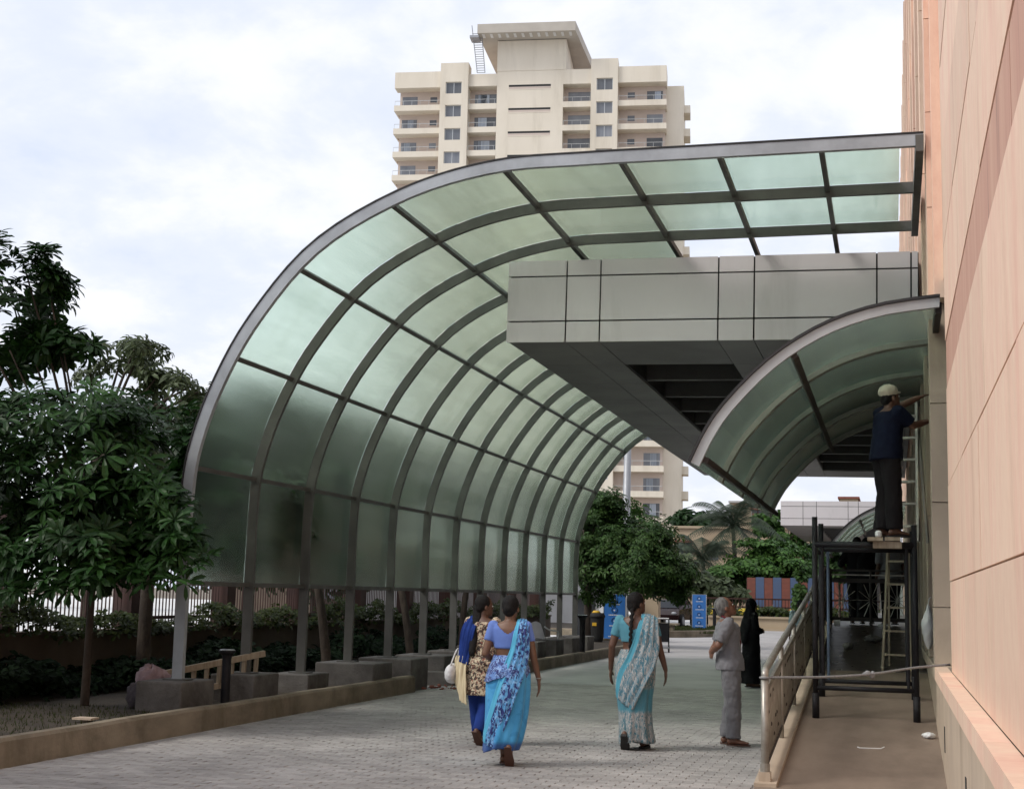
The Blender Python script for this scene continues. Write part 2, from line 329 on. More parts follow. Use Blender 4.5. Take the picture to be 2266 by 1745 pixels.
# street beyond the boundary fence
MB().add([(-420,-20,.006),(-11.4,-20,.006),(-11.4,150,.006),(-420,260,.006)], [(0,1,2,3)]).build('street', 'pale_street', **ST)
# ramp, walkway and landing beside the building
RS = .102
def rampz(y): return max(0, min(1.17, (y-12.72)*RS))
m = MB()
m.add([(-1.16,2,.006),(.46,2,.006),(.46,12.72,.006),(-1.16,12.72,.006)], [(0,1,2,3)])
m.build('walkway', 'ramp', **ST)
yr = 19.5; yt = 12.72+1.17/RS
def slab(y0, y1, z0, z1): return [(-1.16,y0,-.02),(.46,y0,-.02),(.46,y1,-.02),(-1.16,y1,-.02),(-1.16,y0,z0),(.46,y0,z0),(.46,y1,z1),(-1.16,y1,z1)]
BF = [(0,3,2,1),(4,5,6,7),(0,1,5,4),(1,2,6,5),(2,3,7,6),(3,0,4,7)]
MB().add(slab(12.72,yr,.006,rampz(yr)), BF).build('ramp', 'ramp', **ST)
MB().add(slab(yr,yt,rampz(yr),1.17), BF).build('ramp', 'granite', **ST)
MB().add(slab(yt,62,1.17,1.17), BF).build('landing', 'granite', **ST)
# low cream edging of the ramp under the railing
rk = MB(); rk.add([(-1.17,12.6,-.02),(-.98,12.6,-.02),(-.98,yt,1.10),(-1.17,yt,1.10),(-1.17,12.6,.035),(-.98,12.6,.035),(-.98,yt,1.22),(-1.17,yt,1.22)], BF)
rk.build('ramp_edging', 'cream', **ST)

# ================================================================== SANDSTONE BUILDING
bld = thing('sandstone_building', 'pink sandstone clad building with stone plinth, filling the right edge', 'building', (.5, 13.9, 0))
def bpart(mb, name, mat, **k):
    o = mb.build(name, mat, bld, **k); o.matrix_parent_inverse = Matrix.Translation((-.5, -13.9, 0)); return o
bpart(MB().box(.62,9,-6,13.80,0,15).box(.95,9,13.8,62,0,15), 'core', 'void')
bpart(MB().box(.425,.62,-6,62,0,.835), 'plinth', 'cream')
courses = [.965,1.79,2.68,3.59,4.05,4.95,5.85,6.75,7.65,8.55,9.45,10.35,11.25,12.15,13.05,13.95,14.85]
for ci in range(len(courses)-1):
    z0, z1 = courses[ci]+.006, courses[ci+1]-.006; band = ci == 3
    y = 13.88; first = (ci % 2)*1.4
    while y > -5:
        ln = 2.8 if y < 13.8 else 2.8-first*.5
        jx = rng.uniform(-.0025,.0025)
        bpart(MB().box((.518 if band else .512)+jx,.625,y-ln+.004,y-.004 if y < 13.8 else y,z0,z1), 'stone_slab', 'stone_band' if band else 'stone'); y -= ln
for i in range(10):                                                  # projecting band on top of the plinth
    bpart(MB().box(.392,.514,-5+i*2.0+.003,-5+(i+1)*2.0-.003,.84,.963), 'plinth_band', 'stone')
for yv in (13.3, 9.5): bpart(MB().box(.419,.43,yv-.05,yv+.05,.30,.52), 'drain_slot', 'void')
# pilasters and recessed window strips beyond the corner
yy0 = 15.3
bpart(MB().box(.395,.62,15.0,62,.84,.963), 'plinth_band', 'cream')
for i in range(20):
    y0 = yy0+i*2.3; x0 = .405
    if i == 0: hs = [.965,1.55,2.62,3.65,4.7,5.75,6.8,7.85,8.9,9.95,11,12,13,14,14.9]
    else: hs = [.965,2.62,4.7,6.8,8.9,11,13,14.9]
    for a, b_ in zip(hs[:-1], hs[1:]):
        bpart(MB().box(x0,.95,y0,y0+.55,a+.005,b_-.005), 'pilaster_block', 'cream' if b_ < 4.8 else 'stone')
    bpart(MB().box(.70,.95,y0+.55,y0+2.3,.965,14.9), 'window_glass', 'glass_dark')
    for zt in (2.6, 6.6, 10.6):
        bpart(MB().box(.52,.945,y0+.553,y0+2.297,zt,zt+.5), 'spandrel', 'stone')
    bpart(MB().box(.60,.695,y0+1.38,y0+1.47,.97,14.9), 'mullion', 'redbrown')
bpart(MB().box(.55,.95,13.9,15.29,4.9,15), 'stone_return', 'stone')
bpart(MB().box(.80,.95,13.9,15.29,.97,4.88), 'window_glass', 'glass_dark')
bpart(MB().box(.46,.95,15.05,15.297,4.72,14.9), 'stone_return', 'stone')

# ================================================================== MAIN ARCHED CANOPY
can = thing('arched_canopy', 'large curved canopy of translucent green sheets on grey steel ribs', 'canopy', (-8.06, 15.3, 0))
CANI = Matrix.Translation((8.06, -15.3, 0))
def cpart(o): o.parent = can; o.matrix_parent_inverse = CANI; return o
OUT = [(-8.125,.0),(-8.125,.9),(-8.125,1.8),(-8.125,2.55),(-8.06,3.2),(-7.80,3.98),(-7.345,4.80),(-6.58,5.66),(-5.5,6.245),(-4.4,6.52),(-3.3,6.555),(-2.2,6.555),(-1.1,6.555),(.385,6.555)]
prof = spline([(a, b) for a, b in OUT], 240); prof = np.array(prof)
tan = np.gradient(prof, axis=0); tan /= np.linalg.norm(tan, axis=1)[:, None]; nin = np.stack([tan[:,1], -tan[:,0]], 1)   # inward normal
nin[prof[:,1] < 2.5] = (1, 0)
def rib(i0, i1, y, w, depth=.13, lift=0.0, step=4):
    idx = list(range(i0, i1, step))+[i1]; rows = []
    for k in idx:
        a = prof[k]-nin[k]*lift; b_ = prof[k]+nin[k]*depth
        rows.append([(a[0],y-w/2,a[1]),(a[0],y+w/2,a[1]),(b_[0],y+w/2,b_[1]),(b_[0],y-w/2,b_[1])])
    return MB().loft(rows)
def near(x, z): return int(np.argmin((prof[:,0]-x)**2+(prof[:,1]-z)**2))
SP = 1.797; NR = 13; YR = [15.3+i*SP for i in range(NR)]
feet = [(400,1503),(559,1487),(682,1494),(772,1463),(861,1453),(936,1447),(1003,1438)]
foots = [max(.42, min(.62, onx(px,py,-8.06)[2])) for px, py in feet]+[.55]*(NR-7)
i_end = near(-2.90, 6.55); i_end4 = near(-1.75, 6.55)
for i, y in enumerate(YR):
    last = 239 if i < 3 else (i_end4 if i == 3 else i_end)
    ib = near(-8.125, foots[i]-.1)
    cpart(rib(ib, last, y, .06 if i else .07).build('rib', 'steel' if i else 'flashing'))
    if i == 0: cpart(rib(ib+30, last, y+.015, .12, -.004, .022).build('edge_gasket', 'gasket'))
purl = [(-8.125,1.64),(-8.125,3.0),(-7.64,4.34),(-6.84,5.44),(-5.66,6.18),(-4.33,6.53),(-2.93,6.555),(-1.79,6.555),(-.66,6.555)]
pidx = [near(*p) for p in purl]; pidx[0] = near(-8.125,1.64)
brk = MB().box(-.035,.035,-.06,-.028,-.045,.045).mesh('bracket', 'steel')
for q, k in enumerate(pidx):
    c = prof[k]+nin[k]*.055; c2 = prof[k]+nin[k]*.10
    yend = YR[-1] if q < 7 else YR[3]
    t_ = tan[k]
    cpart(MB().bar((c[0],YR[0]+.03,c[1]),(c[0],yend,c[1]), .055, .075 if q else .09, up=(t_[0]*0+nin[k][0],0,nin[k][1])).build('purlin', 'steel'))
    for i in range(1, NR):
        if YR[i] > yend+.1: break
        o = cpart(link('bracket', brk, loc=(c2[0]-.0, YR[i], c2[1])))
        o.rotation_euler = (0, math.atan2(nin[k][0], nin[k][1]), 0)
wk = 238; cpart(MB().box(.30,.385,15.25,YR[2]+.05,6.36,6.54).build('wall_bearer', 'steel'))
segs = list(zip(pidx, pidx[1:]+[236]))
def panelmesh(k0, k1, flat):
    idx = np.linspace(k0, k1, 2 if flat else 9).round().astype(int); rows = []
    for k in idx:
        a = prof[k]-nin[k]*.012; b_ = prof[k]-nin[k]*.002
        rows.append([(a[0],.034,a[1]),(a[0],SP-.034,a[1]),(b_[0],SP-.034,b_[1]),(b_[0],.034,b_[1])])
    return MB().loft(rows).mesh('panel', 'sheet', smooth=False)
for q, (k0, k1) in enumerate(segs):
    me = panelmesh(k0, k1, q == 0 or q > 5)
    for i in range(NR-1):
        if i >= 2 and q >= 6: continue
        cpart(link('panel', me, loc=(0, YR[i], 0)))
for i, y in enumerate(YR):
    ft = foots[i]; ex = rng.uniform(-.03,.03)
    if i < 3: m = MB().box(-8.38,-7.78+ex,y-.40 if i == 0 else y-.34,y+.42,.0,ft)
    elif i < 7: m = MB().box(-8.42,-7.50+ex,y-.42,y+.45,-.02,ft)
    else: m = MB().box(-8.42,-7.62,y-.38,y+.40,-.02,ft)
    o = cpart(m.build('footing', 'concrete')); bevel(o, .02, 2)
    cpart(MB().box(-8.20,-7.92,y-.11,y+.11,ft,ft+.016).build('base_plate', 'steel'))
# broken footings show a second lower pour
for i in (5, 6): cpart(bevel(MB().box(-8.1,-7.28,YR[i]-.62,YR[i]-.10,-.02,.24).build('footing', 'concrete'), .015))

# ================================================================== FLAT ENTRANCE CANOPY (aluminium panel box)
def entrance(name, label, X0, X1, Y0, Y1, Z0, Z1, cols, rows, tilt=0):
    e = thing(name, label, 'canopy', (X1, Y0, Z0)); inv = Matrix.Translation((-X1,-Y0,-Z0)); e.rotation_euler = (0, tilt, 0)
    def ep(m, n, mt): o = m.build(n, mt); o.parent = e; o.matrix_parent_inverse = inv; return o
    g = .011
    ep(MB().box(X0+.03,X1,Y0+.03,Y1-.03,Z0+.55,Z1-.02), 'core', 'void')
    for r0, r1 in zip(rows[:-1], rows[1:]):
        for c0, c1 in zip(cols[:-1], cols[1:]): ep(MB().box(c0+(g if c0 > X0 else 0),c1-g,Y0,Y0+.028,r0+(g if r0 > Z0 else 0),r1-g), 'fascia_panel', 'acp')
        n = int((Y1-Y0)/1.9); ys = np.linspace(Y0+.03,Y1,n+1)
        for a, b_ in zip(ys[:-1], ys[1:]):
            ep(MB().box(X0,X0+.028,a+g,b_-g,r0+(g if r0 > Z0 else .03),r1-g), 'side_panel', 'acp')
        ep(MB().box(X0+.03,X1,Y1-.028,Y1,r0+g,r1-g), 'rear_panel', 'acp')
    # soffit strips of panels around the two coffers
    xs = [X0+.03, cols[1], cols[2], cols[3], cols[4], cols[5], cols[6], X1]
    n = int((Y1-Y0)/1.85); ys = np.linspace(Y0+.03, Y1-.03, n+1); fr = 1
    for si, (a, b_) in enumerate(zip(xs[:-1], xs[1:])):
        cof = si in (2, 4)
        for j, (c, d) in enumerate(zip(ys[:-1], ys[1:])):
            if cof and fr <= j < n-fr:
                
                if j > fr: ep(MB().box(a+.013,b_-.013,c-.07,c+.07,Z0+.06,Z0+.5), 'louvre_beam', 'louvre')
                continue
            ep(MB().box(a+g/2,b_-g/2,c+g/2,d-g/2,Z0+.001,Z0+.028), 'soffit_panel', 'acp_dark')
    for a, b_ in ((xs[2], xs[3]), (xs[4], xs[5])):
        for y_ in (ys[fr], ys[n-fr]): ep(MB().box(a+.012,b_-.012,y_-.012,y_+.012,Z0+.03,Z0+.55), 'coffer_end', 'louvre')
        for x in (a, b_): ep(MB().box(x-.012,x+.012,ys[fr],ys[n-fr],Z0+.03,Z0+.55), 'coffer_side', 'louvre')
    return e
EZ0, EZ1 = 5.065, 6.255
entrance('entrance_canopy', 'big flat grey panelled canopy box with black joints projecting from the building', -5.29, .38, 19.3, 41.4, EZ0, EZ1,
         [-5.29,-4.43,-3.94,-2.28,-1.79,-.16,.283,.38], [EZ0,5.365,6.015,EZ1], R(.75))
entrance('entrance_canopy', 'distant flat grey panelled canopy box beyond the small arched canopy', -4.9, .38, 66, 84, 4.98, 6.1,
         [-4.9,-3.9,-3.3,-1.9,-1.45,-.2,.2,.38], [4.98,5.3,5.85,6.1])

# ================================================================== SMALL ARCHED CANOPY ON THE WALL
SPR = [(-1.94,2.93),(-1.80,3.22),(-1.62,3.49),(-1.26,3.87),(-.90,4.14),(-.51,4.34),(-.07,4.47),(.40,4.53),(.50,4.535)]
sp = np.array(spline(SPR, 60)); st_ = np.gradient(sp, axis=0); st_ /= np.linalg.norm(st_, axis=1)[:, None]; sn = np.stack([st_[:,1], -st_[:,0]], 1)
SY0, SSP, SN = 14.2, 2.27, 5
def small_canopy(label, y0, cat='canopy'):
    e = thing('small_arched_canopy', label, cat, (.45, y0, 4.4)); inv = Matrix.Translation((-.45,-y0,-4.4))
    def ep(o): o.parent = e; o.matrix_parent_inverse = inv; return o
    def srib(y, w, d, lift=0):
        rows = []
        for k in range(0, 60, 3):
            a = sp[k]-sn[k]*lift; b_ = sp[k]+sn[k]*d
            rows.append([(a[0],y-w/2,a[1]),(a[0],y+w/2,a[1]),(b_[0],y+w/2,b_[1]),(b_[0],y-w/2,b_[1])])
        return MB().loft(rows)
    for i in range(SN):
        ep(srib(y0+i*SSP, .17 if i else .06, .06 if i else .095).build('rib', 'rail_cream' if i else 'flash_light'))
    ep(srib(y0+.01, .13, -.003, .03).build('edge_gasket', 'gasket'))
    for k, w in ((2,.11),(28,.09),(55,.11)):
        c = sp[k]+sn[k]*.09
        ep(MB().bar((c[0],y0+.035,c[1]),(c[0],y0+(SN-1)*SSP,c[1]), .06, w, up=(sn[k][0],0,sn[k][1])).build('purlin', 'iron'))
    for k0, k1 in ((0,28),(28,57)):
        rows = []
        for k in np.linspace(k0,k1,8).round().astype(int):
            a = sp[k]-sn[k]*.012; b_ = sp[k]-sn[k]*.003; rows.append([(a[0],.04,a[1]),(a[0],SSP-.04,a[1]),(b_[0],SSP-.04,b_[1]),(b_[0],.04,b_[1])])
        me = MB().loft(rows).mesh('panel', 'sheet2')
        for i in range(SN-1): ep(link('panel', me, loc=(0, y0+i*SSP, 0)))
    return e
MT['rail_cream'] = pmat('rail_cream', (.32, .335, .29), (.26, .27, .235), 3, .5, metal=.2, coord='World')
MT['flash_light'] = pmat('flash_light', (.43, .45, .455), (.36, .375, .385), 3, .45, metal=.2, coord='World')
small_canopy('small curved green sheet canopy on cream ribs beside the worker', SY0)
small_canopy('far small curved canopy seen under the scaffold platform', 43.5)
# ================================================================== BOUNDARY WALL, FENCE
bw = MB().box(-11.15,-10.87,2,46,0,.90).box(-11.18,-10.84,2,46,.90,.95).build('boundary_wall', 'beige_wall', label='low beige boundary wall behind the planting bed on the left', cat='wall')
fe = thing('picket_fence', 'dark red vertical picket fence standing on the beige boundary wall', 'fence', (-11.0, 20, .95))
FI = Matrix.Translation((11.0,-20,-.95))
def fp(o): o.parent = fe; o.matrix_parent_inverse = FI; return o
pk = MB().box(-.008,.008,-.008,.008,0,1.42).mesh('picket', 'redbrown')
for i in range(288): fp(link('picket', pk, loc=(-11.0, 15.0+i*.105, .95)))
for z in (1.08, 2.05): fp(MB().box(-11.03,-10.97,10,46,z,z+.05).build('fence_rail', 'redbrown'))
for i in range(10): fp(MB().box(-11.16,-10.86,15.9+i*3.15,16.22+i*3.15,.955,2.55).build('fence_pillar', 'redbrown'))

# ================================================================== FOLIAGE
def whorl(mb, c, up, size, n, rg, droop=.35, mi=0, wid=.17):
    up = Vector(up).normalized(); a = up.cross(Vector((rg.uniform(-1,1), rg.uniform(-1,1), rg.uniform(-1,1))))
    if a.length < 1e-3: a = Vector((1,0,0))
    a.normalize(); b_ = up.cross(a); c = Vector(c); ph = rg.random()*6.28
    for i in range(n):
        t = ph+i*6.283/n+rg.uniform(-.25,.25); d = (a*math.cos(t)+b_*math.sin(t)); ln = size*rg.uniform(.75,1.15)
        el = rg.uniform(.0,.45); dv = (d+up*el).normalized(); sd_ = dv.cross(up).normalized(); w = ln*wid*rg.uniform(.8,1.2)
        p0 = c+dv*(ln*.10); p1 = c+dv*(ln*.45); p2 = c+dv*(ln*.78)-up*(ln*droop*.25); p3 = c+dv*ln-up*(ln*droop*.55)
        f1 = up*(w*.35)
        mb.add([p0, p1+sd_*w*.8+f1, p1, p1-sd_*w*.8+f1, p2+sd_*w+f1*.7, p2, p2-sd_*w+f1*.7, p3],
               [(0,2,1),(0,3,2),(1,2,5,4),(2,3,6,5),(4,5,7),(5,6,7)], mi)
def blobpoint(rg, c, r, shell=.55):
    while True:
        v = Vector((rg.uniform(-1,1), rg.uniform(-1,1), rg.uniform(-1,1)))
        if .05 < v.length <= 1: break
    q = shell+(1-shell)*rg.random(); v = v.normalized()*(q if rg.random() < .75 else rg.random())
    return Vector((c[0]+v.x*r[0], c[1]+v.y*r[1], c[2]+v.z*r[2])), v
def trunk(parent, pts, rad, name='trunk'):
    return MB().tube(spline(pts, 10), list(np.linspace(rad[0], rad[1], 10)), 9).build(name, 'bark', parent, smooth=True)
def tree(name, label, base, blobs, lsize, nl, leaf, trunkr=.09, seed=1, group=None, limbs=6, lean=(0,0), wid=.17, droop=.35, singles=0, tz=None):
    rg = random.Random(seed); t = thing(name, label, 'tree', base, 0, group); B = Vector(base); mb = MB(); cs = []
    big = max(blobs, key=lambda q: q[1][0]*q[1][2])
    for c, r, n in blobs:
        cc = Vector(c)-B; cs.append((cc, r))
        nc = max(5, n//18); sub = [blobpoint(rg, cc, r, .7)[0] for _ in range(nc)]     # foliage grows in clumps with gaps between
        for _ in range(n):
            sc_ = rg.choice(sub); q_ = rg.uniform(.24,.46)
            p, v = blobpoint(rg, sc_, (r[0]*q_, r[1]*q_, r[2]*q_), .3); v = (p-cc); v = Vector((v.x/r[0], v.y/r[1], v.z/r[2])); up = v*.9+Vector((0,0,.75))+Vector((rg.uniform(-.5,.5),)*1+(rg.uniform(-.5,.5), rg.uniform(-.3,.5)))
            whorl(mb, p, up, lsize*rg.uniform(.7,1.25), nl, rg, droop, 0, wid)
    mb.build('crown', leaf, t, smooth=False)
    bc = Vector(big[0])-B; topz = tz or max(.4, bc.z-big[1][2]*.35)
    trunk(t, [(0,0,-.1),(lean[0]*.4,lean[1]*.4,topz*.5),(lean[0],lean[1],topz)], (trunkr, trunkr*.6))
    for i in range(limbs):
        cc, r = cs[i % len(cs)]; e = cc+Vector((rg.uniform(-.6,.6)*r[0], rg.uniform(-.6,.6)*r[1], rg.uniform(-.3,.5)*r[2])); s_ = Vector((lean[0],lean[1],topz*rg.uniform(.8,1)))
        trunk(t, [s_, s_.lerp(e,.5)+Vector((0,0,.12)), e], (trunkr*.5, trunkr*.15), 'limb')
    return t, cs, rg
def pblob(px, py, Y, rx, ry, n, ryd=None):             # blob by pixel centre/radius at depth Y
    c = ony(px, py, Y); s_ = np.linalg.norm(c-CAMP)/FPX; return (tuple(c), (rx*s_, (ryd or rx*s_), ry*s_), n)
# big-leaved tree in front on the left
fb = onz(187,1560,.17)
T, cs, rg = tree('broadleaf_tree', 'dark tree with big finger-like leaf clusters at the far left', fb,
   [pblob(150,1010,14.8,240,150,460,1.3), pblob(210,1160,14.6,215,110,330,1.1), pblob(365,1200,14.7,70,60,50,.5), pblob(-120,1080,14.2,190,260,240,1.2), pblob(-60,850,14.8,190,90,120,1.0),
    pblob(40,660,15.0,100,110,110,.7), pblob(95,600,15,65,60,40,.4), pblob(150,750,15.0,78,45,90,.45), pblob(-70,700,15,120,160,110,.9), pblob(50,770,15,80,60,60,.5), pblob(10,570,15,50,45,30,.4), pblob(290,1040,15.0,90,90,70,.6)],
   .225, 8, 'leaf_dark', .055, 5, limbs=14, wid=.125)
wm = []
for v in range(3):
    q = MB(); whorl(q, (0,0,0), (0,0,1), .245, 9, random.Random(40+v), .4, 0, .12); wm.append(q.mesh('leaf_cluster', 'leaf_front'))
for i in range(200):                                   # the clusters on the camera side, each on its own
    px, py = [(rg.uniform(-20,440), rg.uniform(860,1300)), (rg.uniform(-20,240), rg.uniform(1180,1310)), (rg.uniform(250,460), rg.uniform(1060,1290))][i % 3]
    px = min(px, 250+max(0,py-900)*.62+rg.uniform(-40,20))
    c = ony(px, py, rg.uniform(13.5,14.1) if px < 250 else rg.uniform(14.0,14.7)); o = link('leaf_cluster', wm[i % 3], T, loc=Vector(c)-Vector(fb))
    o.rotation_euler = (rg.uniform(.2,1.1), rg.uniform(-.6,.6), rg.uniform(-.7,.7)); s_ = rg.uniform(.7,1.25); o.scale = (s_,)*3
# looser trees behind it, their twigs against the sky
tree('loose_tree', 'thin tree with drooping narrow leaves left of the curved canopy', (-11.9,19.5,0),
   [pblob(290,765,19.5,75,40,60,.8), pblob(385,850,19.3,60,40,60,.7), pblob(430,870,19.0,50,35,30,.5), pblob(300,860,19.8,110,60,85,1.0), pblob(240,800,19.8,60,45,36,.8),pblob(330,980,19.8,110,80,170,1.1)], .20, 7, 'leaf_olive', .08, 8, limbs=12, droop=.9, wid=.13)
tree('shade_tree', 'dense dark tree behind the first lower sheets of the curved canopy', (-10.2,18.3,.17),
   [pblob(490,1060,18.2,110,150,320,1.0), pblob(560,1120,19.0,110,110,240,1.0), pblob(600,960,19.6,60,60,60,.6)], .24, 8, 'leaf_dark', .11, 9)
for k, (px, Y, hz, lx) in enumerate(((722,22.3,3.0,-.5),(905,27.5,3.2,-.55),(1010,31.5,3.3,.2))):
    b_ = ony(px+8, 1440, Y); b_[2] = .15
    c = Vector((b_[0]-.3, b_[1], hz))
    tree('slim_tree', ['slim leaning tree trunk behind the third canopy post', 'slim leaning tree trunk behind the sixth canopy post', 'slim upright tree trunk behind the eighth canopy post'][k], b_, [(tuple(c+Vector((0,0,.3))), (.75,.9,.7), 70), (tuple(c+Vector((.3,.5,-.9))), (.35,.35,.3), 22)], .22, 8, 'leaf_dark', .09, 20+k, lean=(lx,0), group='slim trees behind the curved canopy', tz=2.4)
for k in range(3):                                     # row continued out of view with trees added to shade the left bed
    y = (8.6, 4.2, -.5)[k]
    tree('broadleaf_tree', ['tree of the left planting bed just outside the view', 'second tree of the left planting bed outside the view', 'third tree of the left planting bed beside the camera'][k], (-9.6,y,.17), [((-9.6,y,3.6),(2.0,2.3,1.7),420), ((-9.7,y+.4,5.3),(1.4,1.5,1.0),150)], .32, 8, 'leaf_dark', .08, 60+k, group='trees of the left bed')
# hedges: uncountable foliage
def hedge(name, label, boxes, leaf, lsize, n, seed, cat='hedge', fl=0):
    rg = random.Random(seed); mb = MB(); t = boxes[0]
    for _ in range(n):
        x0,x1,y0,y1,z0,z1 = rg.choice(boxes); x,y = rg.uniform(x0,x1), rg.uniform(y0,y1); hh = .62+.38*math.sin(y*1.7+x*2.1)*math.sin(y*.63+1)
        z = z0+(z1-z0)*hh*math.sqrt(rg.random())
        whorl(mb, (x,y,z), (rg.uniform(-.6,.9),rg.uniform(-.9,.3),1), lsize*rg.uniform(.6,1.3), 5, rg, .5, 1 if rg.random() < fl else 0, .25)
    return mb.build(name, [leaf, 'flower'], label=label, cat=cat)
hedge('hedge', 'dark low hedge in front of the beige boundary wall', [(-10.8,-10.0,8,17.5,.17,.62),(-10.8,-9.9,17.5,24,.17,.75),(-10.8,-9.8,24,40,.17,.85)], 'leaf_hedge', .16, 2600, 5)
hedge('hedge', 'yellowish green shrubs growing along the dark red picket fence', [(-10.95,-10.55,9,24,.85,1.36),(-10.95,-10.55,24,45,.85,1.5)], 'leaf_yellow', .12, 2000, 6)
gr = MB(); rg = random.Random(2)
for _ in range(5200):
    x, y = rg.uniform(-10.2,-7.6), rg.uniform(8,15.2)
    if rg.random() > .75+.25*math.sin(x*3)*math.sin(y*2.3): continue
    a = rg.random()*6.28; h = rg.uniform(.02,.055); d = Vector((math.cos(a),math.sin(a),0))*.006
    gr.add([(x-d.x,y-d.y,.165),(x+d.x,y+d.y,.165),(x+rg.uniform(-.02,.02),y+rg.uniform(-.02,.02),.17+h)], [(0,1,2)])
gr.build('grass', 'grass', label='sparse short grass on the planting bed', cat='grass', kind='stuff')
g2 = MB()
for _ in range(5000):
    a = rg.random(); x, y = rg.uniform(-12,-7.2), rg.uniform(59.5,74)
    aa = rg.random()*6.28; d = Vector((math.cos(aa),math.sin(aa),0))*.03
    g2.add([(x-d.x,y-d.y,.155),(x+d.x,y+d.y,.155),(x,y,.16+rg.uniform(.05,.14))], [(0,1,2)])
g2.build('grass', 'grass', label='lawn of the far island around the blue sign', cat='grass', kind='stuff')
rb = MB(); rg = random.Random(4)
for _ in range(420):
    x, y = (rg.uniform(-7.75,-7.5), rg.uniform(16.4,22)) if rg.random() < .6 else (rg.uniform(-7.6,-7.0), rg.uniform(22.6,27))
    s_ = rg.uniform(.01,.04); z = .17 if x < -7.5 and y < 22.4 else 0.01
    rb.ell((x,y,z+s_*.4), (s_,s_*.8,s_*.6), 6, 4, Euler((0,0,rg.random()*6)).to_matrix())
rb.build('rubble', 'brickred', label='reddish rubble scattered around the canopy footings', cat='rubble', kind='stuff')

# ================================================================== LEFT BED OBJECTS
p = onz(497,1560,.17)
def bollard(label, p, h=.62, r=.045, group=None):
    b_ = thing('bollard_light', label, 'bollard', p, 0, group)
    MB().tube([(0,0,0),(0,0,h*.84)], r, 16).build('post', 'black_paint', b_, smooth=False)
    MB().tube([(0,0,h*.84),(0,0,h*.90),(0,0,h*.97),(0,0,h)], [r*1.0,r*1.15,r*1.9,r*1.9], 16).build('head', 'black_paint', b_)
    MB().tube([(0,0,h),(0,0,h+.012)], [r*1.75,r*1.5], 16).build('cap', 'galv', b_); return b_
bollard('black bollard light with flared head beside the first concrete footing', (p[0],p[1],.17), .66, .055)
p = onz(1288,1448,.17); bollard('black bollard light next to the yellow lidded bin', (p[0],p[1],.17), .95, .07)
for k, (px, py) in enumerate(((1534,1382),(1566,1380),(1581,1386))):
    p = onz(px,py,.16); bollard(['black bollard standing in front of the narrow far blue sign','left of the two black bollards right of the far blue sign','right of the two black bollards beyond the far blue sign'][k], (p[0],p[1],.16), .95, .09, 'bollards near the far sign')
# wooden ladder lying against the posts
a = Vector(ony(352,1492,15.9)); b_ = Vector(ony(585,1445,17.3))
ld = thing('wooden_ladder', 'pale wooden ladder lying on its side behind the first two posts', 'ladder', (a.x,a.y,a.z-.3))
o = MB().bar((0,0,.3), tuple(b_-a+Vector((0,0,.3))), .045, .075).build('stile', 'wood', ld)
o = MB().bar((-.02,.05,.02), tuple(b_-a+Vector((-.02,.05,.0))), .045, .07).build('stile', 'wood', ld)
for i in range(8):
    q = (b_-a)*(i+.6)/8.3; MB().bar(tuple(q+Vector((0,.02,.27))), tuple(q+Vector((-.02,.05,.03))), .05, .035, (0,1,0)).build('rung', 'wood', ld)
def clothlump(name, label, c, r, mat, seed, cat):
    rg = random.Random(seed); m = MB(); nu, nv = 26, 18; P = []
    for i in range(nv+1):
        a = -math.pi/2+math.pi*i/nv; row = []
        for j in range(nu+1):
            t = 2*math.pi*(j % nu)/nu; d = 1+.16*math.sin(3*t+seed)*math.cos(2*a+seed)+.10*math.sin(7*t-4*a)+.06*math.sin(11*t+9*a)
            row.append((math.cos(a)*math.cos(t)*r[0]*d, math.cos(a)*math.sin(t)*r[1]*d, max(-r[2]*.9, math.sin(a)*r[2]*d)))
        P.append(row)
    return m.grid(P).build(name, mat, smooth=True, loc=Vector(c), label=label, cat=cat)
c = ony(335,1500,15.6); clothlump('cloth_bundle', 'dusty pink cloth bundle draped over the ladder end', (c[0],c[1],.46), (.20,.16,.17), 'bundle', 3, 'cloth')
c = ony(312,1552,15.3); clothlump('sack', 'dark crumpled sack on the soil beside the first footing', (c[0],c[1],.30), (.17,.15,.16), 'dark_sack', 5, 'sack')
c = onz(190,1597,.17)
tr = thing('stone_slab', 'pale broken stone slab lying on the grass near the kerb', 'slab', (c[0],c[1],.17))
MB().box(-.11,.11,-.09,.07,.03,.05).build('top', 'cream', tr); MB().box(-.03,.05,-.05,.03,0,.03).build('foot', 'kerb', tr)
# white plastic chair and bin by the far end of the canopy
p = onz(1222,1432,.17)
q = ony(1206,1400,33.4); ch = thing('plastic_chair', 'white plastic armchair behind the far canopy posts', 'chair', (q[0],33.4,.17), R(150)); ch.scale = (.9,.9,.9)
for sx in (-1,1):
    for sy in (-1,1): MB().tube([(sx*.25,sy*.24,0),(sx*.22,sy*.2,.42)], [.02,.025], 8).build('leg', 'white', ch)
    MB().tube(spline([(sx*.27,-.22,.4),(sx*.28,-.2,.62),(sx*.27,.1,.66),(sx*.22,.26,.75)],10), .02, 8).build('armrest', 'white', ch, smooth=True)
MB().grid([[(x,y,.43-.02*math.cos(x*6)) for x in np.linspace(-.23,.23,6)] for y in np.linspace(-.24,.24,6)]).build('seat', 'white', ch)
MB().grid([[(x*(1-.2*v*v),.24+.12*v,.43+.45*v-.06*(x/.23)**2*v) for x in np.linspace(-.23,.23,8)] for v in np.linspace(0,1,6)]).build('backrest', 'white', ch, smooth=True)
p = onz(1310,1424,.17)
bn = thing('litter_bin', 'black litter bin with yellow lid behind the bollard light', 'bin', (p[0]-.25,p[1]+2,.17)); bn.scale = (.75,.75,1.0)
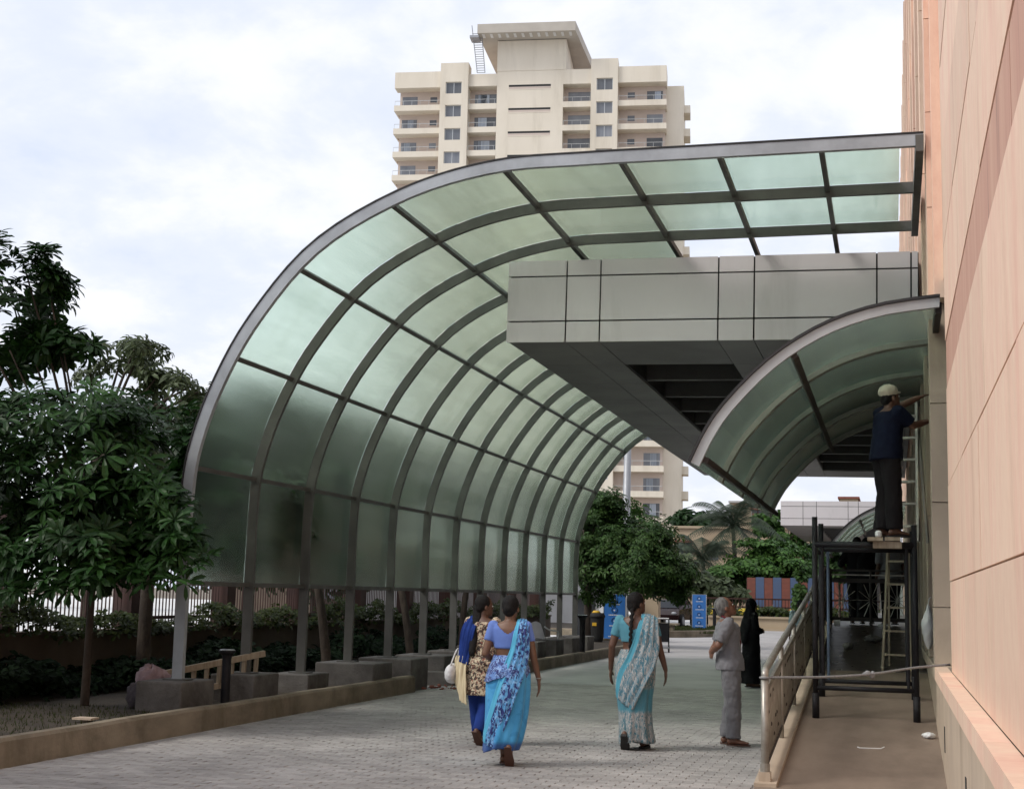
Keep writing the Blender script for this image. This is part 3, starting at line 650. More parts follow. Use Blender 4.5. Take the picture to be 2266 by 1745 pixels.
MB().tube([(0,0,0),(0,0,.1),(0,0,.75)], [.22,.26,.30], 18).build('body', 'rubber', bn); MB().tube([(0,0,.75),(0,0,.80),(0,0,.90)], [.32,.33,.27], 18).build('lid', 'rubber', bn, smooth=True); MB().tube([(-.05,0,.90),(-.05,0,.97)], [.2,.12], 14).build('flap', 'yellow', bn, smooth=True)
MB().box(-.16,.02,-.30,-.27,.50,.60).build('sticker', 'yellow', bn)

# ================================================================== SIGNS
def sign(label, px0, px1, pyb, pyt, Y, n):
    b_ = ony((px0+px1)/2, pyb, Y); tt = ony((px0+px1)/2, pyt, Y); w = ony(px1,pyb,Y)[0]-ony(px0,pyb,Y)[0]; h = tt[2]-.02
    s_ = thing('totem_sign', label, 'sign', (b_[0],Y,0)); w /= 2
    MB().box(-w+.02,w-.02,0,.14,.0,h).build('panel', 'sign_blue', s_)
    for x in (-w,w-.02): MB().box(x,x+.02,-.01,.15,0,h+.01).build('edge_trim', 'metal_rail', s_)
    MB().box(-w+.02,w-.02,-.008,.148,h,h+.012).build('top_trim', 'metal_rail', s_)
    for k in range(n):
        zc = h*(.90-.215*k); r = w*.25
        pts = [(r*math.cos(a), -.006, zc+r*math.sin(a)) for a in np.linspace(0,6.283,25)]
        MB().tube(pts, .012, 5).build('icon_ring', 'sign_dark', s_)
        rg = random.Random(k); MB().add([(-r*.45,-.004,zc),(r*.05,-.004,zc-r*.5),(r*.3,-.004,zc+r*.1),(-.1*r,-.004,zc+r*.2)], [(0,1,2,3)]).build('icon_glyph', 'white', s_)
        m = MB(); x = -w*.45*(1+.15*(k % 2)); xe = -x                # lettering too small to read in the photograph: word-shaped marks
        while x < xe:
            l_ = rg.uniform(.03,.055); m.add([(x,-.004,zc-r*1.9),(x+l_,-.004,zc-r*1.9),(x+l_,-.004,zc-r*1.52),(x,-.004,zc-r*1.52)], [(0,1,2,3)]); x += l_+.016
        m.build('lettering', 'white', s_)
    return s_
sign('wide blue totem sign with white icons behind the woman with the braid', 1334, 1384, 1425, 1313, 47.7, 4)
sign('narrow blue totem sign with white icons on the far lawn', 1531, 1563, 1388, 1314, 68.5, 4)
# luggage trolley by the woman with the braid
p = onz(1463,1442,0)
tl = thing('hand_trolley', 'small black wheeled trolley half hidden behind the woman with the braid', 'trolley', (p[0],p[1],0), R(10))
for sx in (-.22,.22):
    MB().tube([(sx,0,.12),(sx,.02,.5),(sx,-.05,.98)], .02, 8).build('side_tube', 'black_paint', tl)
    MB().tube([(sx-.02,-.02,.12),(sx+.02,-.02,.12)], .12, 18).build('wheel', 'rubber', tl)
    MB().tube([(sx,-.35,.06),(sx+.02,-.35,.06)], .06, 12).build('wheel', 'rubber', tl)
MB().box(-.22,.22,-.4,.03,.12,.16).build('deck', 'galv', tl); MB().box(-.2,.2,-.02,.0,.3,.85).build('back_panel', 'black_paint', tl); MB().tube([(-.22,-.05,.98),(.22,-.05,.98)], .02, 8).build('handle', 'white', tl)

MB().box(-.42,.34,52,52.2,1.17,3.1).box(-.46,.38,51.97,52.23,3.1,3.18).build('screen_wall', 'white', label='pale free-standing wall at the far end of the landing', cat='wall')
# ================================================================== RAMP RAILING
XR = -1.085
rl = thing('ramp_railing', 'brassy ornamental railing climbing along the left side of the ramp', 'railing', (XR,12.72,0)); RI = Matrix.Translation((-XR,-12.72,0))
def rp(o): o.parent = rl; o.matrix_parent_inverse = RI; return o
def rz(y): return (y-12.72)*RS
YE = yt
rp(MB().tube([(XR,12.72,.90),(XR,12.74,.955),(XR,12.82,.985),(XR,YE,.955+rz(YE))], .032, 12).build('handrail', 'brass', smooth=True))
rp(MB().bar((XR,12.75,.80),(XR,YE,.80+rz(YE)), .03, .05).build('mid_rail', 'brass'))
rp(MB().bar((XR,12.75,.16),(XR,YE,.16+rz(YE)), .03, .035).build('bottom_rail', 'iron'))
for i in range(7):
    y = 12.72+i*1.88; r = .034 if i == 0 else .026
    rp(MB().tube([(XR,y,max(0,rz(y)-.02)),(XR,y,.93+rz(y))], r, 12).build('post', 'brass', smooth=True))
    rp(MB().box(XR-.05,XR+.05,y-.05,y+.05,rz(y)-.05,rz(y)+.12 if i == 0 else rz(y)+.04).build('post_socket', 'cream'))
rp(MB().tube([(XR,12.72,.12),(XR,12.72,.19)], .042, 12).build('collar', 'brass'))
balm = MB()
for j in (0,1): balm.tube(spline([(0,-.035+.07*j,0),(0,.022-.044*j,.16),(0,-.022+.044*j,.32),(0,.022-.044*j,.48),(0,-.02+.04*j,.61)],14), .0085, 6)
balm.tube([(0,.07,-.01),(0,.07,.62)], .011, 6)
balm = balm.mesh('baluster', 'brass', True)
knob = MB().ell((0,0,0), (.017,.02,.024), 8, 5).mesh('baluster_knob', 'iron', True)
y = 12.86
while y < YE-.1:
    if min(abs((y-12.72) % 1.88), 1.88-((y-12.72) % 1.88)) > .07:
        rp(link('baluster', balm, loc=(XR,y,.175+rz(y)))); rp(link('baluster_knob', knob, loc=(XR,y,.175+rz(y)+rng.choice((.10,.24,.40,.52)))))
    y += .155
# rope barrier tied from the railing to the wall
A = Vector((XR,12.72,.915)); Bq = Vector((.50,13.95,1.03)); Cq = A.lerp(Bq,.55)+Vector((0,0,-.035))
rpo = thing('rope_barrier', 'grey rope tied from the railing post across the ramp to the wall', 'rope', tuple(A))
MB().tube([q-np.array(A) for q in spline([A, A.lerp(Bq,.3)+Vector((0,0,-.03)), Cq, A.lerp(Bq,.8)+Vector((0,0,-.005)), Bq],24)], .011, 8).build('rope', 'rope', rpo, smooth=True)
for q in range(4): MB().ell(Cq-A+Vector((.02*q-.03,.012*q,.01*math.sin(q*2))), (.035,.022,.022), 8, 6, Euler((q,.5*q,.3)).to_matrix()).build('knot', 'rope', rpo, smooth=True)
pts = [(.04*math.cos(a),.04*math.sin(a),0) for a in np.linspace(0,6.4,16)]; MB().tube(pts, .010, 6).build('tie', 'rope', rpo, smooth=True)
# landing railing with star pattern
lr = thing('landing_railing', 'black landing railing with radiating bars beyond the scaffold', 'railing', (-1.085,26.6,1.17)); yl = 0
def lp(m, n, mt, **k): return m.build(n, mt, lr, **k)
for z, w, mt in ((.11,.07,'iron'),(.80,.075,'iron'),(.98,.04,'iron'),(.90,.02,'brass')): lp(MB().bar((0,0,z),(1.40,0,z), .04, w), 'rail', mt)
for x in (0,.7,1.40): lp(MB().tube([(x,0,0),(x,0,.98)], .025, 10), 'post', 'iron')
for cx in (.22,.70,1.16):
    for a in np.linspace(0,math.pi,7)[:-1]:
        d = Vector((math.cos(a)*.24,0,math.sin(a)*.33)); lp(MB().tube([Vector((cx,0,.45))-d, Vector((cx,0,.45))+d], .008, 6), 'spoke', 'brass')
lp(MB().bar((0,.02,.98),(0,-2.5,.98), .04, .045), 'rail', 'iron'); lp(MB().bar((0,.02,.11),(0,-2.5,.11), .04, .05), 'rail', 'iron')
for i in range(18): lp(MB().tube([(0,-.1-i*.14,.11),(0,-.1-i*.14,.98)], .01, 6), 'bar', 'iron')

# ================================================================== SCAFFOLD, LADDERS, LITTER
sc = thing('scaffold_tower', 'black tubular scaffold standing on the ramp under the small arched canopy', 'scaffold', (-.3,16.7,.42)); SI = Matrix.Translation((.3,-16.7,-.42))
def spt(m, n, mt, **k): o = m.build(n, mt, **k); o.parent = sc; o.matrix_parent_inverse = SI; return o
ys = (16.0,17.4)
for y in ys:
    for x in (-.82,.23):
        top = 2.50 if x < 0 else 2.42
        spt(MB().tube([(x,y,rampz(y)+.02),(x,y,top)], .03, 12), 'standard', 'black_paint', smooth=True)
        spt(MB().tube([(x,y,rampz(y)+.004),(x,y,rampz(y)+.27)], .038, 12), 'foot_socket', 'black_paint', smooth=True)
    for z, r in ((.66,.026),(2.20,.036)): spt(MB().tube([(-.82,y,z),(.23,y,z)], r, 10), 'ledger', 'black_paint', smooth=True)
    for x in (-.74,.15): spt(MB().tube([(x,y,.66),(x,y,2.2)], .018, 8), 'inner_tube', 'blue_tube' if (x < 0 and y > 17) else 'black_paint')
for x in (-.82,.23): spt(MB().tube([(x,ys[0],2.14),(x,ys[1],2.14)], .022, 8), 'transom', 'black_paint')
for i, x in enumerate((-.18,.0)):
    spt(MB().box(x-.075,x+.085,15.72+.05*i,17.6,2.237+.004*i,2.275+.004*i), 'plank', 'wood')
spt(MB().box(-.20,.10,15.80,15.95,2.16,2.235), 'packing_block', 'wood')
# cable drum white blob on the plank
MB().tube([(0,0,0),(0,0,.02),(0,0,.055),(0,0,.07)], [.03,.036,.036,.02], 14).build('paint_cup', 'white', smooth=True, loc=(-.14,15.76,2.276), label='small white cup on the scaffold plank beside the worker foot', cat='cup')
def stepladder(name, label, base, rz_, h, w, mat, n, spread):
    l_ = thing(name, label, 'ladder', base, rz_)
    for s_ in (-1,1):
        MB().bar((s_*w*.5,0,0),(s_*w*.36,spread*.5,h), .055, .03, (1,0,0)).build('stile', mat, l_)
        MB().bar((s_*w*.48,spread,0),(s_*w*.34,spread*.52,h*.98), .04, .025, (1,0,0)).build('rear_leg', mat, l_)
    for i in range(n):
        f = (i+.7)/(n+.3); MB().box(-w*(.5-.14*f),w*(.5-.14*f),spread*.5*f-.035,spread*.5*f+.045,h*f-.012,h*f+.014).build('step', mat, l_)
    MB().box(-w*.4,w*.4,spread*.4,spread*.6,h,h+.03).build('top_plate', mat, l_); return l_
stepladder('stepladder', 'worn wooden stepladder standing on the dark part of the ramp', (.035,19.55,rampz(19.55)), R(-8), 1.62, .36, 'wood', 5, .55)
stepladder('stepladder', 'aluminium stepladder on the scaffold planks behind the worker', (.12,17.0,2.28), R(-20), 1.62, .36, 'aluminium', 6, .35)
p = (-.23,14.48); lz = rampz(14.48)
MB().tube([(-.12,.02,.012),(-.1,0,.006),(.0,.01,.006),(.1,.03,.007),(.13,.06,.02)], .006, 6).build('plastic_strip', 'white', loc=(p[0],p[1],lz+.004), label='thin white plastic strip lying on the ramp floor', cat='litter')
clothlump('crumpled_paper', 'crumpled white paper on the ramp against the plinth', (.33,15.15,rampz(15.15)+.03), (.06,.06,.03), 'white', 9, 'litter')
for k, (px, py) in enumerate(((1877,1440),(1933,1430))):
    y = 21.6+k*.9; q = ony(px,py,y); clothlump('debris_heap', ['small heap of dusty debris on the dark ramp, left one','flatter heap of debris on the dark ramp near the wooden stepladder'][k], (q[0],y,rampz(y)+.04), (.07+.06*k,.09,.05), 'concrete', 12+k, 'debris')
bag = thing('plastic_bag', 'pale plastic bag hanging on the wall past the scaffold', 'bag', (.385,16.9,1.3))
m = MB(); P = []
for i in range(12):
    v = i/11; w = [.015,.03,.05,.075,.09,.10,.10,.095,.085,.07,.05,.02][i]
    P.append([(w*.7*math.cos(a)*(1+.2*math.sin(5*a+i)),w*math.sin(a)*(1+.2*math.sin(4*a+2*i)),.28-.50*v) for a in np.linspace(0,6.283,17)])
m.grid(P).build('sack', 'white', bag, smooth=True); MB().tube([(0,0,.27),(.01,0,.34),(.03,0,.36)], .006, 6).build('handle', 'white', bag)
for k, (px, py) in enumerate(((1852,1385),(1950,1380))):
    q = ony(px,py,25.6); MB().box(-.055,.055,-.04,.04,0,.10 if k == 0 else .05).build('paper_box', 'white', loc=(q[0],25.6-.2*k,1.172), label=['white box on the landing floor left of the stepladder','low white packet on the landing floor right of the box'][k], cat='box')
# ================================================================== APARTMENT TOWER
TA = R(7.2); TP = np.array(ony(1190,206,168)); TD = np.array([math.cos(TA), math.sin(TA), 0]); TN = np.array([math.sin(TA), -math.cos(TA), 0])
def tpt(px, py):
    r = ray(px, py); t = ((TP-CAMP)@TN)/(r@TN); P = CAMP+t*r; return (P-TP)@TD, P[2]
def z3(x, y): return (850+x/3.12, 30+y/3.12)
def U(x, y=560): return tpt(*z3(x, y))[0]
tw = thing('apartment_tower', 'tall cream apartment tower with balconies and an overhanging roof slab', 'building', (TP[0],TP[1],0), TA)
def tp(m, n, mt, **k): return m.build(n, mt, tw, **k)
ZR = tpt(*z3(560,505))[1]            # lintel of the top storey
ST_H = (ZR-tpt(*z3(560,985))[1])/3.0; NF = int(ZR//ST_H)
par = tpt(*z3(900,392))[1]            # roof parapet
DEP = 16.0
uL, u1, u2, u3, u4, u5, u6, u7, u8, uR = [U(q) for q in (72,390,425,582,778,1235,1428,1614,1950,2068)]
w1a, w1b, w2a, w2b = U(427), U(537), U(1467), U(1580)
s0, s1 = U(860), U(1150)
BD = 1.7                              # balcony depth
# solid masses: centre, window piers, set-back balcony bays
tp(MB().box(u4,u5,.0,DEP,0,par), 'wall', 'tower')
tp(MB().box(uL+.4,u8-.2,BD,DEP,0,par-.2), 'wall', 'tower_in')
for a, b_, wa, wb, zt in ((u1,u3,w1a,w1b,tpt(*z3(480,348))[1]), (u6,u7,w2a,w2b,tpt(*z3(1520,318))[1])):
    tp(MB().box(a,wa,-.35,BD+.1,0,zt), 'pier', 'tower'); tp(MB().box(wb,b_,-.35,BD+.1,0,zt), 'pier', 'tower')
    tp(MB().box(wa,wb,-.35,BD+.1,ZR+.55,zt-.002), 'pier_head', 'tower')
tp(MB().box(u8-.6,uR,2.6,DEP-1,0,tpt(*z3(2020,450))[1]), 'corner_wall', 'tower')
def me_(m, n, mt): return m.mesh(n, mt)
wh, wlo = 1.55, ST_H-1.55
spand = [me_(MB().box(wa+.002,wb-.002,-.346,BD,0,wlo), 'spandrel', 'tower') for wa, wb in ((w1a,w1b),(w2a,w2b))]
frame_ = [me_(MB().box(wa,wb,-.10,-.04,0,.08).box(wa,wb,-.10,-.04,wh-.08,wh).box(wa,wa+.08,-.10,-.04,.08,wh-.08).box(wb-.08,wb,-.10,-.04,.08,wh-.08).box((wa+wb)/2-.04,(wa+wb)/2+.04,-.10,-.04,.08,wh-.08), 'frame', 'metal_rail') for wa, wb in ((w1a,w1b),(w2a,w2b))]
pane_ = [me_(MB().box(wa+.08,wb-.08,-.06,-.05,.08,wh-.08), 'pane', 'pane') for wa, wb in ((w1a,w1b),(w2a,w2b))]
bays = [(uL,u1-.003,1),(u3+.003,u4-.003,0),(u5+.003,u6-.003,0),(u7+.003,u8,2)]
bh = .74                              # parapet + slab band
bal = []; ral = []
for a, b_, sd_ in bays:
    m = MB().box(a,b_,-.02,.14,-.28,bh-.28).box(a,b_,.14,BD+.02,-.28,-.02)
    if sd_ == 2: m.box(b_-.14,b_,.14,4.2,-.281,bh-.281).box(b_-2.2,b_,BD+.02,4.2,-.28,-.02)
    if sd_ == 1: m.box(a,a+.14,.14,3.2,-.281,bh-.281)
    bal.append(me_(m, 'balcony', 'tower'))
    r = MB().tube([(a+.1,.06,1.3),(b_-.1,.06,1.3)], .035, 6)
    for x in np.arange(a+.1,b_,1.1): r.tube([(x,.06,bh-.3),(x,.06,1.3)], .022, 5)
    ral.append(me_(r, 'balcony_railing', 'metal_rail'))
door = me_(MB().box(-1.0,1.0,-.02,.0,0,2.15), 'balcony_door', 'pane'); smallw = me_(MB().box(-.45,.45,-.02,0,1.25,1.95), 'bath_window', 'pane'); curt = me_(MB().box(-.38,.38,-.04,-.024,.05,2.1), 'curtain', 'curtain')
slotw = me_(MB().box(s0,s1,-.001,.0,0,.0), 'x', 'void')
rg = random.Random(31)
for k in range(NF):
    zl = ZR-k*ST_H; zf = zl-ST_H+.30+.0
    if zf < -1: break
    for i in range(2):
        link('spandrel', spand[i], tw, loc=(0,0,zl-ST_H+.55)); w = link('window', frame_[i], tw, loc=(0,0,zl-1.0)); link('pane', pane_[i], w)
    for i, (a, b_, sd_) in enumerate(bays):
        link('balcony', bal[i], tw, loc=(0,0,zf)); link('balcony_railing', ral[i], tw, loc=(0,0,zf-.25))
        if sd_: # end bays: door near the corner, small window near the pier
            d = link('balcony_door', door, tw, loc=(a+1.7 if sd_ == 1 else b_-1.5,BD-.001,zf)); link('bath_window', smallw, tw, loc=(b_-1.2 if sd_ == 1 else a+1.6,BD-.001,zf+.1))
        else:
            c_ = (a+b_)/2; d = link('balcony_door', door, tw, loc=(c_+.2,BD-.001,zf)); d.scale = (1.45,1,1.05)
        for _ in range(rg.choice((0,1,1,2))):
            link('curtain', curt, d, loc=(rg.uniform(-.4,.4),0,0))
    # ventilation slot in the centre: its shade painted as a flat dark strip, with lips
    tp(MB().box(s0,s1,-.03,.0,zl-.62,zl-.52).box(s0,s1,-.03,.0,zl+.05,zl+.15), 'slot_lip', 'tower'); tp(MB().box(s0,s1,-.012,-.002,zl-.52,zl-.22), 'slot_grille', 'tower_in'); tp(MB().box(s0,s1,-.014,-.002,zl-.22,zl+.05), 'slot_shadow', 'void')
    if k % 1 == 0:
        tp(MB().box(uR,uR+.8,3.2,6.2,zf-.28,zf+.72), 'side_balcony', 'tower')
# parapets over the bays, roof house and its overhanging slab
for a, b_, zt in ((uL,u1,tpt(*z3(220,405))[1]),(u3,u4,par-.4),(u5,u6,par-.1),(u7,u8,tpt(*z3(1800,362))[1])):
    tp(MB().box(a,b_-.003,-.02,.28,ZR-.005,zt), 'parapet', 'tower')
    tp(MB().box(a+.01,b_-.01,.28,BD+.05,ZR,ZR+.2), 'parapet_slab', 'tower')
tp(MB().box(u8-.28,u8-.001,.28,4.2,ZR-.003,tpt(*z3(1800,362))[1]-.01), 'parapet', 'tower')
for i, (a, b_, sd_) in enumerate(bays):
    tp(MB().box(a if sd_ == 1 else a, a+.30,.02,BD,0,.0), 'x', 'tower') if 0 else None
h0, h1 = U(783,300), U(1258,300); hz = tpt(*z3(1000,140))[1]-.9
tp(MB().box(h0,h1,-.06,11,par-.1,hz), 'roof_house', 'tower')
r0, r1 = U(668,90), U(1335,75); rt = tpt(*z3(1000,68))[1]-1.0
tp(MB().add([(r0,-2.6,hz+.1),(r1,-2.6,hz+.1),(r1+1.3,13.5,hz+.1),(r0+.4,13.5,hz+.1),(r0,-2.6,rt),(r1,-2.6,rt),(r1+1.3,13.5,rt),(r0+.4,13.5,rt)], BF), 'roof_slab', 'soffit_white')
for i in range(12): tp(MB().box(r0+.7+i*(r1-r0-1.4)/11-.16,r0+.7+i*(r1-r0-1.4)/11+.16,-2.2,-1.0,hz+.04,hz+.098), 'soffit_opening', 'white')
l0 = U(680,250)
ldm = tp(MB().tube([(l0-.45,-1.0,par-.6),(l0-1.3,-1.0,rt+.5)], .06, 6), 'ladder_stile', 'galv'); tp(MB().tube([(l0+.55,-1.0,par-.6),(l0-.1,-1.0,rt+.5)], .06, 6), 'ladder_stile', 'galv')
for i in range(18):
    f = i/18; tp(MB().tube([(l0-.45-.85*f,-1.0,par-.6+(rt+.3-par)*f),(l0+.55-.65*f,-1.0,par-.6+(rt+.3-par)*f)], .045, 5), 'ladder_rung', 'galv')
tp(MB().box(r0-1.0,r0+.15,-2.4,-.6,hz-.35,hz-.05), 'ladder_platform', 'galv')

# ================================================================== FAR BUILDINGS
def house(name, label, px0, px1, pyt, Y, depth, wall, wins, roofmat=None, extra=None, cat='building'):
    a = ony(px0,pyt,Y); b_ = ony(px1,pyt,Y); H_ = a[2]; h = thing(name, label, cat, (a[0],Y,0)); w = b_[0]-a[0]
    MB().box(0,w,0,depth,0,H_).build('wall', wall, h); MB().box(-.15,w+.15,-.2,depth,H_,H_+.18).build('roof', roofmat or wall, h)
    for (x0, x1, y0, y1) in wins:
        A_ = ony(x0,y1,Y); B_ = ony(x1,y0,Y); xa, xb, za, zb = A_[0]-a[0], B_[0]-a[0], A_[2], B_[2]
        f = MB().box(xa,xb,-.05,-.01,za,zb).build('window', 'pane', h)
        MB().box(xa-.1,xb+.1,-.5,-.055,zb,zb+.15).build('sill', 'brickred', f); MB().box((xa+xb)/2-.05,(xa+xb)/2+.05,-.09,-.055,za,zb).build('frame', 'redbrown', f)
    return h
house('low_building', 'long low beige building behind the palm tree', 1490, 1795, 1168, 112, 14, 'housewall', [(1498,1532,1200,1225),(1560,1590,1210,1238),(1700,1716,1195,1225),(1690,1790,1242,1262)], 'housewall')
house('rooftop_block', 'small beige rooftop building above the palm tree', 1616, 1662, 1112, 135, 10, 'housewall', [(1625,1640,1125,1145)], 'greywall')
house('rooftop_block', 'grey rooftop building with a blue window beside the small canopy tip', 1662, 1700, 1120, 131, 10, 'greywall', [(1664,1690,1128,1136),(1668,1690,1140,1154)], 'greywall')
house('rooftop_block', 'small orange roof block standing above the distant grey canopy', 1858, 1898, 1103, 128, 8, 'housewall', [], 'brickred')
house('street_house', 'pale grey street building beyond the fence, blurred through the canopy sheets', 640, 930, 1080, 62, 12, 'greywall', [(700,740,1120,1160),(800,840,1120,1160),(880,905,1120,1160)], 'greywall')
house('street_house', 'second pale street building beyond the fence behind the far canopy sheets', 940, 1180, 1120, 75, 12, 'greywall', [(980,1010,1160,1190),(1060,1090,1160,1190)], 'housewall')
# construction frame right of the trees
cf = thing('concrete_frame', 'unfinished brick and concrete building propped with bamboo', 'building', (ony(1745,1200,100)[0],100,0))
for i in range(5): MB().box(i*1.9,i*1.9+.35,0,.35,0,4.6).build('column', 'concrete', cf)
MB().box(-.3,9.5,-.3,6,4.6,5.0).build('slab', 'housewall', cf); MB().box(0,9,3,3.3,0,4.6).build('back_wall', 'brickred', cf)
rg = random.Random(8)
for i in range(16): x = i*.55+rg.uniform(-.2,.2); MB().tube([(x,-.6,0),(x+rg.uniform(-.3,.3),-.5,4.5)], .05, 6).build('prop', 'wood', cf)
for i in range(3): MB().box(-.1,9.2,-.35,-.25,5.0+.4*i,5.06+.4*i).build('bar', 'galv', cf)
for i in range(7): MB().tube([(i*1.5,.1,5.0),(i*1.5,.1,7.2+rg.random())], .03, 5).build('rebar', 'iron', cf)
# painted hoarding
pw = thing('striped_hoarding', 'hoarding painted in red and blue vertical stripes behind the flower bed', 'hoarding', (ony(1653,1325,84)[0],84,0))
x0 = 0; zt = ony(1653,1277,84)[2]; sw = ony(1672,1300,84)[0]-ony(1653,1300,84)[0]
for i in range(12): MB().box(i*sw+.01,(i+1)*sw-.01,.004*(i % 2),.08,.05,zt-.0+.03*(i % 2)).build('board', 'stripe_blue' if i % 2 else 'stripe_red', pw)
for i in range(7): MB().box(i*2*sw-.04,i*2*sw+.04,.09,.17,0,zt).build('stud', 'redbrown', pw)
# far planter wall with flowers, red rail fence
fw = MB().box(-9.5,.3,76.6,77.2,0,.62).box(-9.5,.3,76.5,77.3,.62,.72).box(-9.5,.3,76.45,77,0,.12).build('planter_wall', 'housewall', label='low beige planter wall along the far side of the court', cat='wall')
hedge('flower_bed', 'flowering shrubs in the far planter, yellow and green', [(-9.5,.3,77.3,79.0,.5,1.35)], 'leaf_yellow', .3, 900, 15, 'shrubs', .09)
ff = thing('rail_fence', 'low dark red rail fence behind the far planter', 'fence', (-14,80,0))
for i in range(2): MB().box(0,16,0,.06,1.15+.45*i,1.23+.45*i).build('rail', 'redbrown', ff)
for i in range(90): MB().box(i*.18,i*.18+.03,.0,.03,.7,1.65).build('picket', 'redbrown', ff)
bench = MB().box(-11.6,-8.9,61.2,61.9,.44,.52).box(-11.4,-11.1,61.3,61.8,.15,.44).box(-9.4,-9.1,61.3,61.8,.15,.44).build('stone_bench', 'kerb', label='low stone bench on the far lawn left of the narrow sign', cat='bench')
# grey street pole
q0 = ony(1381,1330,58); q1 = ony(1391,965,58)
lpq = thing('street_pole', 'tall tapering grey pole rising behind the green tree', 'pole', (q0[0],58,0))
MB().tube([(0,0,0),(0,0,1.2),(q1[0]-q0[0],0,q1[2]+1.5)], [.20,.19,.13], 14).build('shaft', 'galv', lpq, smooth=True); MB().box(-.3,.3,-.3,.3,0,.15).build('base', 'concrete', lpq); MB().box(q1[0]-q0[0]-.7,q1[0]-q0[0]+.7,-.12,.12,q1[2]+1.5,q1[2]+1.65).build('lamp_arm', 'galv', lpq)
# gate pillar, parked car
q = ony(1443,1400,52)
gp = thing('gate_pillar', 'square beige pillar behind the woman with the braid', 'pillar', (q[0],52,0)); MB().box(-.26,.26,-.26,.26,0,1.95).build('shaft', 'housewall', gp); MB().box(-.3,.3,-.3,.3,1.95,2.05).build('cap', 'kerb', gp)
q = onz(1492,1394,.16)
cr = thing('parked_car', 'dark maroon car parked under the green tree', 'car', (ony(1484,1390,72)[0],72.4,.16), R(84))
prof_ = [(-1.9,.35),(-1.95,.6),(-1.85,.82),(-1.0,.92),(-.55,1.32),(.5,1.38),(1.15,.98),(1.8,.88),(1.95,.6),(1.9,.35)]
rows = []
for x, z in prof_: rows.append((x,z))
m = MB()
for yv, s_ in ((-.78,.97),(-.82,1),(.82,1),(.78,.97)): pass
ringsA = [[(x*s_,yv*(1 if z < 1 else .86),.35+(z-.35)*s_) for x, z in prof_] for yv, s_ in ((-.80,.97),(-.84,1),(.84,1),(.80,.97))]
m.loft(ringsA).build('body', 'car', cr, smooth=False)
MB().add([(-.93,-.74,.96),(-.53,-.715,1.27),(.46,-.715,1.32),(1.0,-.74,.99)], [(0,1,2,3)]).build('side_window', 'glass_dark', cr).location.y = -.02
MB().add([(-1.02,-.62,.94),(-1.02,.62,.94),(-.6,.58,1.31),(-.6,-.58,1.31)], [(0,1,2,3)]).build('windscreen', 'glass_dark', cr).location.x = -.03
for x in (-1.2,1.2):
    for yv in (-.8,.8):
        w = MB().tube([(x,yv-.09,.32),(x,yv+.09,.32)], .32, 20).build('wheel', 'rubber', cr); MB().tube([(x,yv-.1,.32),(x,yv+.1,.32)], .19, 14).build('rim', 'galv', w)
for yv in (-.6,.6): MB().ell((-1.93,yv,.68), (.05,.14,.08), 10, 6).build('headlight', 'galv', cr)
# guard kiosk behind the bin
q = ony(1322,1415,50); kb = thing('guard_cabin', 'white guard cabin with grey roof left of the wide blue sign', 'cabin', (q[0],50,0))
MB().box(-.9,.55,0,1.6,0,1.75).build('wall', 'greywall', kb); MB().box(-1.1,.75,-.3,1.8,1.75,1.92).build('roof', 'galv', kb); MB().box(-.75,-.1,-.03,-.005,.05,1.55).build('door', 'glass_dark', kb); MB().box(.05,.45,-.03,-.005,.1,1.6).build('panel', 'white', kb)
# ================================================================== FAR TREES
tb = ony(1300,1420,45.5); tb[2] = .17
tree('green_tree', 'bushy bright green tree in front of the tower, right of the far canopy posts', tb,
  [pblob(1330,1115,45.5,55,42,380,.9), pblob(1330,1200,45.5,85,70,860,1.3), pblob(1420,1195,45.8,75,50,700,1.2), pblob(1400,1260,45.5,105,60,980,1.4), pblob(1480,1270,46,60,48,540,1.0), pblob(1330,1290,45.2,60,40,320,.8), pblob(1500,1300,46,35,30,190,.6), pblob(1280,1180,45.2,40,60,260,.7)], .205, 7, 'leaf_bright', .16, 41, limbs=12, droop=.6, wid=.15)
def palm(label, px, pyc, Y, fl, n, seed, trunkr=.2):
    rg = random.Random(seed); c = ony(px,pyc,Y); t = thing('coconut_palm', label, 'palm', (c[0],Y,0), 0, 'coconut palms')
    MB().tube(spline([(0,0,0),(.15,0,c[2]*.5),(0,0,c[2])],10), list(np.linspace(trunkr,trunkr*.6,10)), 10).build('trunk', 'bark', t, smooth=True)
    for i in range(n):
        az = i*2.4+rg.uniform(-.2,.2); el = rg.uniform(-.5,1.25); m = MB(); d = Vector((math.cos(az)*math.cos(el),math.sin(az)*math.cos(el),math.sin(el))); L_ = fl*rg.uniform(.8,1.1)
        pts = [Vector((0,0,c[2]))+d*(L_*s_)-Vector((0,0,L_*.75*s_*s_*(1.1-.4*max(0,el)))) for s_ in np.linspace(0,1,15)]
        m.tube(pts, list(np.linspace(.04,.012,15)), 4)
        for k in range(1,15):
            tng = (pts[k]-pts[k-1]).normalized(); sd_ = tng.cross(Vector((0,0,1))).normalized(); ll = fl*.26*math.sin(math.pi*(k/16)**.7)+.12
            for s_ in (-1,1):
                for h in (0,.5):
                    b0 = pts[k]-tng*(h*(pts[k]-pts[k-1]).length); tip = b0+sd_*(s_*ll)+tng*ll*.45-Vector((0,0,ll*.55)); m.add([b0,b0+tng*.07,tip], [(0,1,2)])
        m.build('frond', 'leaf_palm', t)
    return t
palm('coconut palm with upright grey-green fronds in front of the low building', 1622, 1165, 92, 4.2, 24, 3)
palm('shorter coconut palm with hanging fronds left of the upright palm', 1555, 1238, 90, 3.6, 18, 5)
